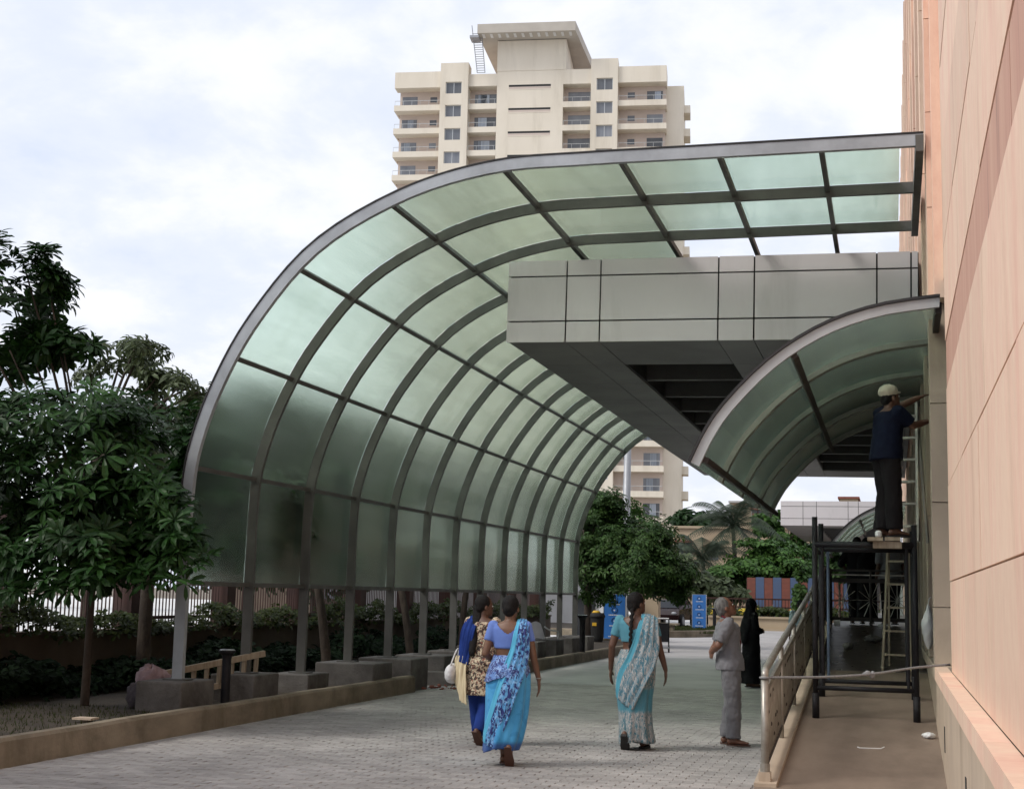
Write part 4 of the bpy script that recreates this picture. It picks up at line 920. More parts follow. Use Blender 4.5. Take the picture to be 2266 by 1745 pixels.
def btree(label, blobs, leaf, ls, seed, Y, px, name='bushy_tree', tr=.15):
    b_ = ony(px,1330,Y); b_[2] = 0; return tree(name, label, b_, blobs, ls, 6, leaf, tr, seed, 'far trees behind the court', limbs=8, wid=.22, droop=.5)
btree('wide layered green tree behind the striped hoarding', [pblob(1690,1222,88,88,26,520,2.4), pblob(1650,1262,87,60,26,420,2.0), pblob(1740,1262,88,70,34,480,2.2), pblob(1600,1278,86,48,22,350,1.6), pblob(1700,1300,88,80,24,400,2)], 'leaf_mid', .38, 51, 88, 1690)
btree('leafy tree touching the tip of the small canopy', [pblob(1715,1160,96,42,28,150,1.6), pblob(1740,1190,96,40,30,150,1.6), pblob(1690,1150,96,26,14,60,1)], 'leaf_mid', .5, 52, 96, 1720)
btree('round dark tree behind the low building left of the palm', [pblob(1540,1150,125,40,22,190,3), pblob(1510,1160,125,30,14,90,2), pblob(1575,1160,125,22,18,60,2)], 'leaf_dark', .8, 53, 125, 1540)
btree('dark shrubby tree at the foot of the tower', [pblob(1520,1270,82,50,34,240,2), pblob(1550,1300,82,60,24,220,2), pblob(1600,1310,83,60,18,160,2)], 'leaf_olive', .5, 54, 82, 1540)
btree('slim bright green shrub left of the scaffold', [pblob(1768,1290,58,13,26,70,.35), pblob(1772,1325,58,13,22,60,.35)], 'leaf_bright', .28, 55, 58, 1770, 'slim_shrub', .05)
btree('green potted-looking shrub on the far side of the landing', [pblob(1858,1262,45,28,14,90,.5), pblob(1840,1240,46,16,12,40,.4)], 'leaf_bright', .28, 56, 45, 1858, 'slim_shrub', .05)
btree('dark tree filling the gap under the distant grey canopy', [pblob(1830,1225,98,60,22,160,2), pblob(1900,1235,98,60,26,160,2)], 'leaf_dark', .5, 57, 98, 1850)
# trees of the street beyond the fence
for k, (x, y, r) in enumerate(((-14.6,25.5,2.5),(-14.2,30.0,2.6),(-14.8,35.5,2.7))):
    tree('street_tree', ['dense street tree just behind the fence, blurred through the first lower sheets','dense street tree just behind the fence, blurred through the second bay of sheets','dense street tree just behind the fence, blurred through the third bay of sheets'][k], (x,y,0), ([((x+.6,y+.6,3.3),(r*.8,r,1.5),480)] if k == 0 else [((x,y,4.0),(r,r,2.1),620),((x,y+.5,5.4),(r*.7,r*.7,1.1),240),((x+.4,y,2.6),(r*.9,r,.9),260)]), .42, 7, 'leaf_dark', .14, 90+k, 'street trees')
bd = thing('street_block', 'long grey-brown street block beyond the fence, seen blurred through the lower sheets', 'building', (-24,57,0))
MB().box(-3.5,0,0,72,0,9.2).build('wall', 'beige_wall', bd); MB().box(-3.7,.2,-.2,72.2,9.2,9.5).build('roof', 'concrete', bd)
for j in range(3):
    for i in range(21): MB().box(.002,.04,1.5+i*3.3,3.0+i*3.3,1.2+j*2.9,2.6+j*2.9).build('window', 'pane', bd)
for k, (x, y, r) in enumerate(((-34,34,4.5),(-48,52,6),(-30,20,4),(-60,80,7),(-19,92,4.0),(-45,140,6),(-18,132,5))):
    tree('street_tree', ['rounded street tree beyond the fence, nearest to the left edge','tall street tree beyond the fence behind the first canopy sheets','small street tree beyond the fence at the left edge','big street tree far behind the fence','street tree behind the far canopy sheets','distant street tree beyond the pale buildings','most distant tree behind the far canopy posts'][k], (x,y,0), [((x,y,r*1.15),(r,r,r*.7),420),((x+r*.3,y,r*1.6),(r*.6,r*.6,r*.5),160)], .6, 6, 'leaf_mid', .25, 70+k, 'street trees')
# ================================================================== PEOPLE
def skinmat(name, c):
    m, t, b, o = newmat(name); t.links.new(ramp(t, noise(t, 9, 5), [(.35, c), (.65, tuple(x*.82 for x in c))]), b.inputs['Base Color']); b.inputs['Roughness'].default_value = .5
    b.inputs['Subsurface Weight'].default_value = .05; return m
def clothmat(name, c1, c2=None, scale=5, rough=.85, fine=0):
    m, t, b, o = newmat(name); c2 = c2 or tuple(x*.85 for x in c1)
    t.links.new(ramp(t, noise(t, scale, 4), [(.35, c1), (.65, c2)]), b.inputs['Base Color']); b.inputs['Roughness'].default_value = rough; b.inputs['Sheen Weight'].default_value = .15 if sum(c1) > .3 else 0; b.inputs['Specular IOR Level'].default_value = .5 if sum(c1) > .3 else .15
    bump(t, b, noise(t, 260, 2), .12, .004); return m
def printmat(name, base, ink, ink2, scale, lo=.47, hi=.53, stretch=(1,1,1), dist=1.2, zband=None):
    m, t, b, o = newmat(name); n = noise(t, scale, 3, .5, stretch, dist=dist); n2 = noise(t, scale*1.7, 3, .5, stretch, off=(5,2,9), dist=dist)
    c = mixc(t, ramp(t, n, [(lo, (0,0,0)), (hi, (1,1,1))]), base, ink); c = mixc(t, ramp(t, n2, [(.56, (0,0,0)), (.60, (1,1,1))]), c, ink2)
    if zband:                                            # plain cloth with printed border below / above given heights
        tcn = t.nodes.new('ShaderNodeTexCoord'); s_ = t.nodes.new('ShaderNodeSeparateXYZ'); t.links.new(tcn.outputs['Object'], s_.inputs[0])
        c = mixc(t, ramp(t, s_.outputs[2], zband[1]), c, zband[0])
    t.links.new(c, b.inputs['Base Color']); b.inputs['Roughness'].default_value = .75; b.inputs['Sheen Weight'].default_value = .15; return m
MT['skin'] = skinmat('skin_brown', (.17, .085, .05)); MT['skin_dark'] = skinmat('skin_dark', (.12, .058, .036)); MT['skin_old'] = skinmat('skin_old', (.20, .095, .06))
MT['hair'] = pmat('hair_black', (.006, .0055, .0055), (.012, .010, .010), 60, .6, spec=.2, stretch=(1,1,.1), bmp=.6, bscale=120); MT['hair_grey'] = pmat('hair_grey', (.20, .195, .19), (.07, .068, .066), 40, .6, stretch=(1,1,.2), bmp=.6, bscale=120)
MT['eye_white'] = pmat('eye_white', (.7,.68,.65), None, 2, .3); MT['eye_dark'] = pmat('eye_dark', (.02,.012,.01), None, 2, .2); MT['lip'] = pmat('lip', (.14,.05,.045), None, 4, .5)
MT['blouse_blue'] = clothmat('blouse_blue', (.13,.22,.58), (.10,.18,.50)); MT['blouse_teal'] = clothmat('blouse_teal', (.075,.26,.34), (.06,.22,.29))
MT['saree_sky'] = printmat('saree_sky', (.045,.30,.60), (.06,.34,.65), (.035,.26,.54), 3, zband=((.03,.06,.26), [(.10,(1,1,1)),(.20,(.75,.75,.75)),(.235,(0,0,0))]))
MT['pallu_blue'] = printmat('pallu_blue', (.10,.34,.66), (.012,.022,.15), (.22,.45,.75), 26, .44, .52, (1,1,.5)); MT['pallu_edge'] = clothmat('pallu_edge', (.10,.47,.72), (.08,.40,.62))
MT['hip_blue'] = printmat('hip_blue', (.12,.24,.55), (.02,.03,.16), (.25,.40,.70), 22, .44, .52)
MT['saree_grey'] = printmat('saree_grey', (.24,.25,.25), (.045,.14,.18), (.40,.39,.38), 24, .48, .54, (1.6,1.6,.45), 1.6, zband=((.04,.20,.27), [(.36,(0,0,0)),(.40,(.9,.9,.9)),(.60,(.9,.9,.9)),(.64,(0,0,0))]))
MT['pallu_grey'] = printmat('pallu_grey', (.22,.26,.28), (.05,.16,.22), (.40,.39,.38), 24, .46, .53, (1.6,1.6,.4), 1.6); MT['teal_edge'] = clothmat('teal_edge', (.07,.30,.40), (.05,.24,.33))
MT['navy'] = clothmat('navy', (.004,.006,.017), (.005,.008,.022)); MT['royal'] = clothmat('royal_blue', (.016,.045,.22), (.012,.03,.15)); MT['floral'] = printmat('floral', (.55,.47,.33), (.035,.025,.02), (.22,.06,.04), 34, .47, .53, (1,1,1), .8)
MT['creamcloth'] = clothmat('cream_cloth', (.66,.57,.38), (.56,.47,.30)); MT['greycloth'] = clothmat('grey_cloth', (.175,.175,.19), (.145,.145,.158)); MT['greytrouser'] = clothmat('grey_trouser', (.15,.148,.158), (.12,.118,.127))
MT['blackcloth'] = clothmat('black_cloth', (.004,.004,.005), (.007,.0065,.008)); MT['darkpant'] = clothmat('dark_pant', (.014,.012,.013), (.010,.009,.010)); MT['maroon'] = clothmat('maroon', (.13,.02,.03)); MT['cap'] = clothmat('cap_cloth', (.48,.44,.34), (.36,.33,.26)); MT['paleblue'] = clothmat('pale_blue', (.30,.38,.44))
MT['leather'] = pmat('leather', (.09,.035,.02), None, 8, .5); MT['sole'] = pmat('sole', (.025,.023,.022), None, 8, .8); MT['bagwhite'] = clothmat('bag_white', (.66,.66,.66), (.56,.56,.57))

def remesh(mb, voxel, it=3, fold=0, fscale=.12):
    o = link('tmp', mb.mesh('tmp', 'white')); r_ = o.modifiers.new('r', 'REMESH'); r_.mode = 'VOXEL'; r_.voxel_size = voxel
    s_ = o.modifiers.new('s', 'SMOOTH'); s_.factor = .5; s_.iterations = it
    if fold:
        tx = bpy.data.textures.new('fold', 'CLOUDS'); tx.noise_scale = fscale; tx.noise_depth = 2
        d = o.modifiers.new('d', 'DISPLACE'); d.texture = tx; d.strength = fold; d.mid_level = .5
    me = bpy.data.meshes.new_from_object(o.evaluated_get(bpy.context.evaluated_depsgraph_get())); bpy.data.objects.remove(o)
    me.polygons.foreach_set('use_smooth', [True]*len(me.polygons)); me.materials.clear(); return me
def V(*a): return Vector(a)
def ellring(cx, cy, z, rx, ry, n=28, fold=0, k=9, ph=0):
    return [(cx+rx*math.cos(t)*(1+fold*math.sin(k*t+ph)+fold*.6*math.sin((k*2-3)*t+ph*2.3)), cy+ry*math.sin(t)*(1+fold*math.sin(k*t+ph)+fold*.6*math.sin((k*2-3)*t+ph*2.3)), z) for t in np.linspace(0, 2*math.pi, n, endpoint=False)]
def limb(mb, a, b, r0, r1, mid=None, n=12):
    a, b = Vector(a), Vector(b); rm = mid or (r0+r1)/2
    mb.tube([a, a.lerp(b,.25), a.lerp(b,.5), a.lerp(b,.75), b], [r0, (r0*.55+rm*.45), rm, (r1*.5+rm*.5), r1], n); mb.ell(a, (r0,)*3, 10, 7); mb.ell(b, (r1,)*3, 10, 7)
def hand(mb, w, d, side, nrm=None, curl=.35, s=1.0):
    d = Vector(d).normalized(); nrm = Vector(nrm or (side*-1,0,0)); nrm = (nrm-d*nrm.dot(d)).normalized(); l = d.cross(nrm).normalized()
    if l.y < 0: l = -l                                   # l points forward (thumb side)
    w = Vector(w); rot = Matrix((l, nrm, d)).transposed()
    mb.ell(w+d*.045*s, (.037*s,.015*s,.055*s), 12, 8, rot); mb.ell(w+d*.005*s, (.026*s,.019*s,.03*s), 10, 7, rot)
    for i, (off, ln) in enumerate(((.027,.072),(.010,.080),(-.008,.074),(-.025,.058))):
        b0 = w+d*.085*s+l*off*s; d1 = (d+nrm*curl*.6+l*off*1.5).normalized(); d2 = (d+nrm*curl*1.5).normalized()
        mb.tube([b0-d*.02*s, b0+d1*ln*.45*s, b0+d1*ln*.45*s+d2*ln*.55*s], [.0095*s,.0088*s,.0068*s], 8); mb.ell(b0+d1*ln*.45*s+d2*ln*.55*s, (.0068*s,)*3, 6, 5)
    t0 = w+d*.02*s+l*.028*s; t1 = t0+(l*.7+d*.75+nrm*.25).normalized()*.034*s; t2 = t1+(d+l*.2+nrm*.35).normalized()*.028*s
    mb.tube([t0-l*.012*s,t1,t2], [.0125*s,.0105*s,.008*s], 8); mb.ell(t2, (.008*s,)*3, 6, 5)
def foot(mb, an, fwd, pitch=0, s=1.0):
    an = Vector(an); f = Vector(fwd).normalized(); f = (f*math.cos(pitch)+V(0,0,-1)*math.sin(pitch)).normalized(); side_ = f.cross(V(0,0,1)).normalized(); up = side_.cross(f); rot = Matrix((side_, f, up)).transposed()
    for o, r in (((0,-.035,-.035),(.032,.038,.035)),((0,.02,-.03),(.036,.06,.036)),((0,.085,-.045),(.043,.06,.022)),((0,.135,-.052),(.043,.035,.015))): mb.ell(an+rot @ Vector(o)*s, Vector(r)*s, 12, 8, rot)
    return rot
def sole(mb, an, rot, s=1.0, h=.016):
    pts = [(-.03,-.075),(.03,-.075),(.04,.0),(.048,.09),(.035,.17),(-.01,.182),(-.042,.15),(-.046,.07),(-.036,0)]
    mb.loft([[Vector(an)+rot @ V(x*s,y*s,-.066*s-h) for x,y in pts],[Vector(an)+rot @ V(x*s,y*s,-.066*s) for x,y in pts]])
TORSO_F = [(.78,.155,.115,0),(.86,.175,.135,-.01),(.94,.155,.115,0),(1.02,.130,.098,.0),(1.12,.142,.105,.0),(1.20,.160,.118,.01),(1.27,.168,.10,.0),(1.315,.145,.078,-.005),(1.345,.07,.06,-.005)]
TORSO_M = [(.80,.155,.115,0),(.88,.160,.118,0),(.96,.155,.112,.0),(1.06,.155,.112,.0),(1.16,.168,.118,.0),(1.25,.182,.112,.0),(1.31,.165,.085,-.005),(1.345,.07,.062,-.005)]
def lean_(z, P): return P.get('lean', (0,0))[0]*max(0, z-.9), P.get('lean', (0,0))[1]*max(0, z-.9)
class Fig:
    def __init__(s, label, loc, rz, h, P, skin, hair='hair', vox=.0085, female=True, width=1.0, barefoot=True, group=None):
        s.k = k = h/1.6; s.P = P; s.female = female; s.w = width
        s.root = thing('person', label, 'person', loc, rz, group); s.root.scale = (k,)*3; s.vox = vox; s.T = TORSO_F if female else TORSO_M
        mb = MB(); shx = .158*width if female else .18*width
        J = dict(lsh=(-shx,-.005,1.295), rsh=(shx,-.005,1.295), lel=(-.225,-.03,1.03), rel=(.225,-.03,1.03), lwr=(-.25,.03,.80), rwr=(.25,.03,.80), lhip=(-.085,0,.84), rhip=(.085,0,.84), lkn=(-.085,.03,.46), rkn=(.085,.03,.46), lan=(-.085,0,.085), ran=(.085,0,.085), ltoe=(-.05,1,0), rtoe=(.05,1,0), ld=(0,.1,-1), rd=(0,.1,-1)); J.update(P)
        for q in ('lsh','rsh'):
            if q not in P: dx, dy = lean_(1.295, P); J[q] = (J[q][0]+dx, J[q][1]+dy, J[q][2])
        s.J = J
        mb.loft([ellring(lean_(z,P)[0], cy+lean_(z,P)[1], z, rx*width*.96, ry*width*.96) for z, rx, ry, cy in s.T])
        dx, dy = lean_(1.40, P); s.pv = V(dx, dy+.012, 1.395); s.hr = Euler((R(P.get('pitch',0)), R(P.get('roll',0)), R(P.get('yaw',0))), 'YXZ').to_matrix()
        limb(mb, (lean_(1.32,P)[0], lean_(1.32,P)[1]-.008,1.31), s.pv+s.hr @ V(0,-.005,.04), .056, .050)
        H = lambda *a: s.pv+s.hr @ V(*a)
        for c, r in (((0,.002,.098),(.074,.092,.098)),((0,.042,.045),(.057,.060,.082)),((0,.078,-.018),(.026,.024,.022)),((0,.06,.005),(.048,.04,.045)),((0,.101,.052),(.0125,.020,.014)),((0,.094,.072),(.009,.012,.028)),((.076,.0,.058),(.010,.020,.030)),((-.076,.0,.058),(.010,.020,.030)),((0,.083,.098),(.05,.016,.012)),((0,.093,.014),(.022,.012,.011))): mb.ell(H(*c), r, 14, 9, s.hr)
        ar = (.047,.036,.031,.024) if female else (.050,.041,.036,.027)
        for q, sg in (('l',-1),('r',1)):
            limb(mb, J[q+'sh'], J[q+'el'], ar[0]*width, ar[1]*width); limb(mb, J[q+'el'], J[q+'wr'], ar[2]*1.08*width, ar[3], ar[2]*width*1.02); hand(mb, J[q+'wr'], J[q+'d'], sg, P.get(q+'n'), P.get('curl',.35), 1.05)
            limb(mb, J[q+'hip'], J[q+'kn'], .088*width, .055, .072*width); limb(mb, J[q+'kn'], J[q+'an'], .053, .034, .05)
            J[q+'rot'] = foot(mb, J[q+'an'], J[q+'toe'], P.get(q+'pitch',0))
        me = remesh(mb, vox, 3); me.materials.append(MT[skin]); link('body', me, s.root)
        e = MB()
        for x in (-.030,.030): e.ell(H(x,.090,.076), (.0125,.009,.008), 8, 6, s.hr)
        e.build('eyes', 'eye_white', s.root, smooth=True); e = MB()
        for x in (-.030,.030): e.ell(H(x,.0965,.076), (.006,.004,.006), 8, 6, s.hr)
        e.build('irises', 'eye_dark', s.root, smooth=True); MB().ell(H(0,.100,.014), (.021,.007,.007), 8, 6, s.hr).build('lips', 'lip', s.root, smooth=True)
        if hair:
            hb = MB(); hb.ell(H(0,-.014,.104), (.083,.094,.097), 18, 12, s.hr)
            if P.get('hairlow',1): hb.ell(H(0,-.055,.055), (.068,.050,.065), 14, 9, s.hr)
            for c, r in P.get('bun', ()): hb.ell(H(*c), r, 14, 9, s.hr)
            me = remesh(hb, .009, 2, .006, .02); me.materials.append(MT[hair]); link('hair', me, s.root)
        s.H = H
    def part(s, mb, name, mat, vox=None, it=3, fold=.012, fs=.10, cut=None):
        me = remesh(mb, vox or max(.010, s.vox*1.15), it, fold, fs)
        if cut:
            bm = bmesh.new(); bm.from_mesh(me); bmesh.ops.delete(bm, geom=[f for f in bm.faces if cut(f.calc_center_median())], context='FACES'); bm.to_mesh(me); bm.free()
        me.materials.append(MT[mat]); return link(name, me, s.root)
    def torso(s, mb, z0, z1, grow, flare=0):
        rows = [(z,rx,ry,cy) for z,rx,ry,cy in s.T if z0-.001 <= z <= z1+.001]; zs = [q[0] for q in s.T]
        def at(z): return [np.interp(z, zs, [q[i] for q in s.T]) for i in (1,2,3)]
        full = [z0]+[q[0] for q in rows if z0 < q[0] < z1]+[z1]
        mb.loft([ellring(lean_(z,s.P)[0], at(z)[2]+lean_(z,s.P)[1], z, at(z)[0]*s.w+grow+flare*max(0,1-(z-z0)/.3), at(z)[1]*s.w+grow+flare*max(0,1-(z-z0)/.3)) for z in full])
    def sleeve(s, mb, frac, r0, r1, below=0):
        for q in 'lr':
            a = Vector(s.J[q+'sh']); e = Vector(s.J[q+'el']); w = Vector(s.J[q+'wr'])
            mb.tube([a+V(-.03 if q == 'r' else .03,0,.005), a, a.lerp(e, min(1,frac)*.5), a.lerp(e, min(1,frac))], [r0*.9,r0,(r0+r1)/2,r1], 14); mb.ell(a, (r0,)*3, 12, 8)
            if frac > 1: mb.tube([a.lerp(e,.9), e, e.lerp(w, frac-1)], [r1,r1,r1*.85], 14)
    def trousers(s, mb, rk=.085, ra=.075):
        mb.ell((0,-.005,.86), (.165*s.w,.125*s.w,.10), 18, 10); mb.loft([ellring(0,-.003,z,.158*s.w,.118*s.w) for z in (.84,.93,1.0)])
        for q in 'lr':
            h_, k_, a_ = (Vector(s.J[q+n]) for n in ('hip','kn','an')); mb.tube([h_, h_.lerp(k_,.5), k_, k_.lerp(a_,.5), a_+V(0,0,-.005)], [.105*s.w,.095*s.w,rk,(rk+ra)/2,ra], 16)
    def skirt(s, rings, mat, name='saree_skirt', fold=.05, k=9, n=96, mi=None):
        P_ = []
        Z = np.linspace(0, 1, 34); zs = np.linspace(0, 1, len(rings))
        for v in Z:
            z, cx, cy, rx, ry = [np.interp(v, zs, [q[i] for q in rings]) for i in range(5)]
            row = ellring(cx, cy, 0, rx, ry, n, fold*(.15+v*.85), k, 1.3+v*1.1); P_.append([(x, y, z+.016*v*math.sin(3*i*6.283/n)+.02*v*math.sin(i*6.283/n+2)) for i, (x, y, _) in enumerate(row)]+[None]); P_[-1][-1] = P_[-1][0]
        o = MB().grid(P_).build(name, mat, s.root, smooth=True); sm = o.modifiers.new('thick', 'SOLIDIFY'); sm.thickness = .006; return o
    def drape(s, ctrl, mats, name, nu=60, nv=22, pleat=.008, kp=5, edge=.25):
        A_ = spline([c[0] for c in ctrl], nu); B_ = spline([c[1] for c in ctrl], nu); P_ = []
        for i in range(nu):
            a = Vector(A_[i]); b = Vector(B_[i]); ax = Vector(A_[min(i+1,nu-1)])-Vector(A_[max(i-1,0)]); nr = ax.cross(b-a); nr = nr.normalized() if nr.length > 1e-6 else V(0,-1,0); row = []
            for j in range(nv):
                u = j/(nv-1); row.append(a.lerp(b,u)+nr*(pleat*math.sin(u*kp*6.283+i*.07+1.3*math.sin(i*.09))*(.6+.4*math.sin(i*.21+u*5))+pleat*.5*math.sin(u*kp*2.3*6.283+i*.19+2*math.sin(i*.05+u*3))+.022*math.sin(u*math.pi)))
            P_.append(row)
        m = MB().grid(P_); m.m = [(0 if (j+.5)/(nv-1) < edge else 1) for i in range(nu-1) for j in range(nv-1)]
        o = m.build(name, mats, s.root, smooth=True); sm = o.modifiers.new('thick', 'SOLIDIFY'); sm.thickness = .006; sm.offset = 0; return o
    def sandals(s, mat='sole', h=.016):
        for q in 'lr': m = MB(); sole(m, s.J[q+'an'], s.J[q+'rot'], 1.0, h); m.build('sandal', mat, s.root)

# --- woman in the sky-blue saree, seen from behind, right heel lifted
p = onz(1122,1690,.016)
w1 = Fig('woman seen from behind in a sky-blue saree with dark blue printed drape', (p[0],p[1],.016), R(4), 1.565,
  dict(lel=(-.225,-.06,1.03), lwr=(-.17,.12,.95), ld=(.5,.8,-.2), rel=(.235,-.03,1.03), rwr=(.285,.03,.80), rd=(.05,.12,-1), lan=(-.045,.06,.085), ran=(.05,-.15,.165), lkn=(-.06,.09,.47), rkn=(.07,.0,.44), rpitch=.95, ltoe=(-.05,1,0), rtoe=(.02,1,0), yaw=-6, bun=(((0,-.075,.07),(.05,.04,.045)),)), 'skin', vox=.0085, width=1.04)
m = MB(); w1.torso(m, 1.085, 1.32, .010); w1.sleeve(m, .55, .056, .053); w1.part(m, 'blouse', 'blouse_blue', fold=.006, cut=lambda c: c.z > 1.225+1.6*abs(c.x)**1.35 and abs(c.x) < .115)
w1.skirt([(1.0,0,0,.142,.112),(.92,0,-.01,.178,.142),(.84,0,-.012,.205,.172),(.70,0,-.012,.208,.175),(.5,-.005,-.015,.20,.178),(.34,-.015,-.03,.19,.19),(.22,-.03,-.04,.18,.20),(.14,-.05,-.035,.17,.19)], 'saree_sky', fold=.062, k=8)
w1.skirt([(1.02,0,0,.146,.116),(.94,.0,-.01,.178,.146),(.87,-.0,-.014,.202,.176),(.79,-.02,-.016,.205,.182)], 'hip_blue', 'hip_drape', .03, 6)
w1.drape([((.03,.14,1.08),(.13,.125,1.08)),((.06,.115,1.24),(.17,.09,1.22)),((.075,.0,1.36),(.185,-.005,1.335)),((.06,-.115,1.24),(.205,-.09,1.21)),((.03,-.135,1.08),(.215,-.115,1.05)),((-.03,-.165,.90),(.18,-.15,.86)),((-.09,-.19,.70),(.11,-.205,.64)),((-.15,-.185,.50),(.04,-.215,.42)),((-.20,-.16,.33),(-.03,-.225,.24)),((-.21,-.15,.22),(-.06,-.22,.15))], ['pallu_edge','pallu_blue'], 'saree_drape', edge=.24, kp=4)
w1.sandals('leather', .012)
MB().tube([Vector(w1.J['rwr'])+V(.028*math.cos(a),.028*math.sin(a),.012) for a in np.linspace(0,6.3,16)], .005, 6).build('bangle', 'brass', w1.root)
# --- woman with the braid, grey printed saree
p = onz(1405,1655,.016)
w2 = Fig('woman with a long black braid in a teal and silver-grey printed saree', (p[0],p[1],.016), R(-2), 1.63,
  dict(lel=(-.245,-.04,1.03), lwr=(-.275,.05,.79), ld=(-.05,.15,-1), rel=(.255,-.05,1.03), rwr=(.305,.04,.80), rd=(.02,.15,-1), lan=(-.07,-.15,.15), ran=(.07,.08,.085), lkn=(-.08,.0,.45), rkn=(.08,.10,.47), lpitch=.85, yaw=-38, pitch=4), 'skin_dark', vox=.0085, width=1.08)
m = MB(); w2.torso(m, 1.075, 1.32, .011); w2.sleeve(m, .62, .059, .057); w2.part(m, 'blouse', 'blouse_teal', fold=.006, cut=lambda c: c.z > 1.205+1.7*abs(c.x)**1.35 and abs(c.x) < .12)
w2.skirt([(1.0,0,0,.150,.12),(.92,0,-.01,.182,.15),(.84,0,-.014,.205,.178),(.70,0,-.014,.20,.178),(.5,0,-.02,.175,.175),(.34,.01,-.03,.16,.18),(.2,.02,-.04,.165,.19),(.06,.03,-.02,.18,.20)], 'saree_grey', fold=.065, k=8)
w2.drape([((.0,.145,1.06),(.14,.13,1.06)),((.05,.12,1.24),(.19,.09,1.22)),((.065,.0,1.365),(.225,-.01,1.32)),((.04,-.125,1.23),(.26,-.10,1.17)),((.0,-.15,1.08),(.27,-.12,1.02)),((-.06,-.175,.92),(.235,-.165,.84)),((-.14,-.175,.78),(.16,-.21,.68)),((-.17,-.17,.64),(.08,-.22,.52)),((-.17,-.16,.52),(.02,-.215,.40))], ['teal_edge','pallu_grey'], 'saree_drape', edge=.2, kp=4, pleat=.008)
w2.sandals('sole', .03)
br = MB()
for i in range(34):
    v = i/33; q = V(-.02-.015*v+.008*math.sin(i*1.6), -.085-.055*math.sin(min(1,v*2.2)*1.2), 1.44-.50*v); q = q if v > .06 else w2.H(-.0,-.075,.06); br.ell(q, (.024*(1-.5*v),.02*(1-.45*v),.017), 8, 6)
w2.part(br, 'braid', 'hair', .008, 1, .004, .02)
# --- younger woman with floral tunic, half hidden
p = onz(1062,1645,.016)
w3 = Fig('young woman with long black hair, blue shawl and floral tunic walking beyond the blue saree', (p[0],p[1],.016), R(-8), 1.56,
  dict(lel=(-.20,-.03,1.04), lwr=(-.16,.14,.92), ld=(.4,.8,-.2), lan=(-.06,.10,.085), ran=(.05,-.16,.15), rkn=(.06,.0,.45), rpitch=.8, yaw=-45), 'skin_dark', vox=.010)
m = MB(); w3.torso(m, .80, 1.30, .016, .03); m.loft([ellring(0,-.01,z,r,r*.75) for z, r in ((.52,.215),(.66,.205),(.82,.20))]); w3.sleeve(m, .7, .062, .058); w3.part(m, 'tunic', 'floral', fold=.014)
m = MB(); w3.trousers(m, .075, .07); w3.part(m, 'trousers', 'royal')
w3.drape([((-.19,.1,1.15),(-.06,.13,1.12)),((-.185,.02,1.33),(-.03,.02,1.36)),((-.20,-.11,1.22),(-.03,-.135,1.22)),((-.215,-.13,1.05),(-.06,-.15,1.03)),((-.22,-.14,.88),(-.09,-.17,.84))], ['royal','royal'], 'shawl', kp=3)
w3.drape([((-.26,-.10,.93),(-.10,-.16,.93)),((-.27,-.12,.80),(-.10,-.18,.76)),((-.25,-.13,.64),(-.09,-.19,.60)),((-.18,-.14,.48),(-.08,-.19,.42))], ['creamcloth','creamcloth'], 'scarf_end', kp=3, pleat=.012)
hb = MB()
for i in range(16): v = i/15; hb.ell(w3.H(-.015,-.06,.06).lerp(V(-.05,-.165,.98), v), (.062*(1-.35*v),.035,.05), 10, 7)
w3.part(hb, 'long_hair', 'hair', .011, 2, .010, .03); w3.sandals('leather', .012)
hbq = thing('handbag', 'white handbag held at the hip of the young woman with long hair', 'bag', tuple(Vector(w3.root.location)+V(-.31,-.04,.72)))
me = remesh((lambda q: (q.ell((0,0,0),(.075,.15,.105),16,10), q)[1])(MB()), .012, 2, .03, .08); me.materials.append(MT['bagwhite']); link('pouch', me, hbq); MB().tube(spline([(0,-.10,.07),(.05,-.05,.24),(.05,.05,.24),(0,.10,.07)],12), .008, 6).build('handle', 'bagwhite', hbq, smooth=True)
# --- old man in grey, looking up
p = onz(1615,1648,.016)
mn = Fig('grey-haired man in a grey shirt and trousers standing in profile and looking up', (p[0],p[1],.016), R(-78), 1.61,
  dict(lel=(-.23,-.13,1.06), lwr=(-.06,-.20,.98), ld=(.9,-.1,-.2), rel=(.22,-.15,1.06), rwr=(.07,-.20,.99), rd=(-.9,-.15,-.3), ln=(0,1,0), rn=(0,1,0), lan=(-.10,-.02,.085), ran=(.09,.03,.085), pitch=24, yaw=4, lean=(0,-.08), hairlow=1), 'skin_old', 'hair_grey', vox=.0085, female=False, width=1.0)
m = MB(); mn.torso(m, .80, 1.31, .018, .022); mn.sleeve(m, .85, .072, .072); mn.part(m, 'shirt', 'greycloth', fold=.030, fs=.075)
m = MB(); mn.trousers(m, .088, .082); mn.part(m, 'trousers', 'greytrouser', fold=.030, fs=.08)
m = MB(); m.tube([(.075*math.cos(a), -.03+.075*math.sin(a), 1.335-.05*math.sin(a)) for a in np.linspace(0,6.283,20)], .012, 8); m.tube([(.05,.03,1.30),(.06,.095,1.2),(.05,.11,1.05)], .010, 6); mn.part(m, 'neck_cord', 'maroon', .008, 1, 0); mn.sandals('leather', .012)
m = MB(); m.loft([ellring(0,-.03,1.325,.085,.075),ellring(0,-.035,1.362,.07,.064)]); mn.part(m, 'collar', 'greycloth', .008, 1, 0)
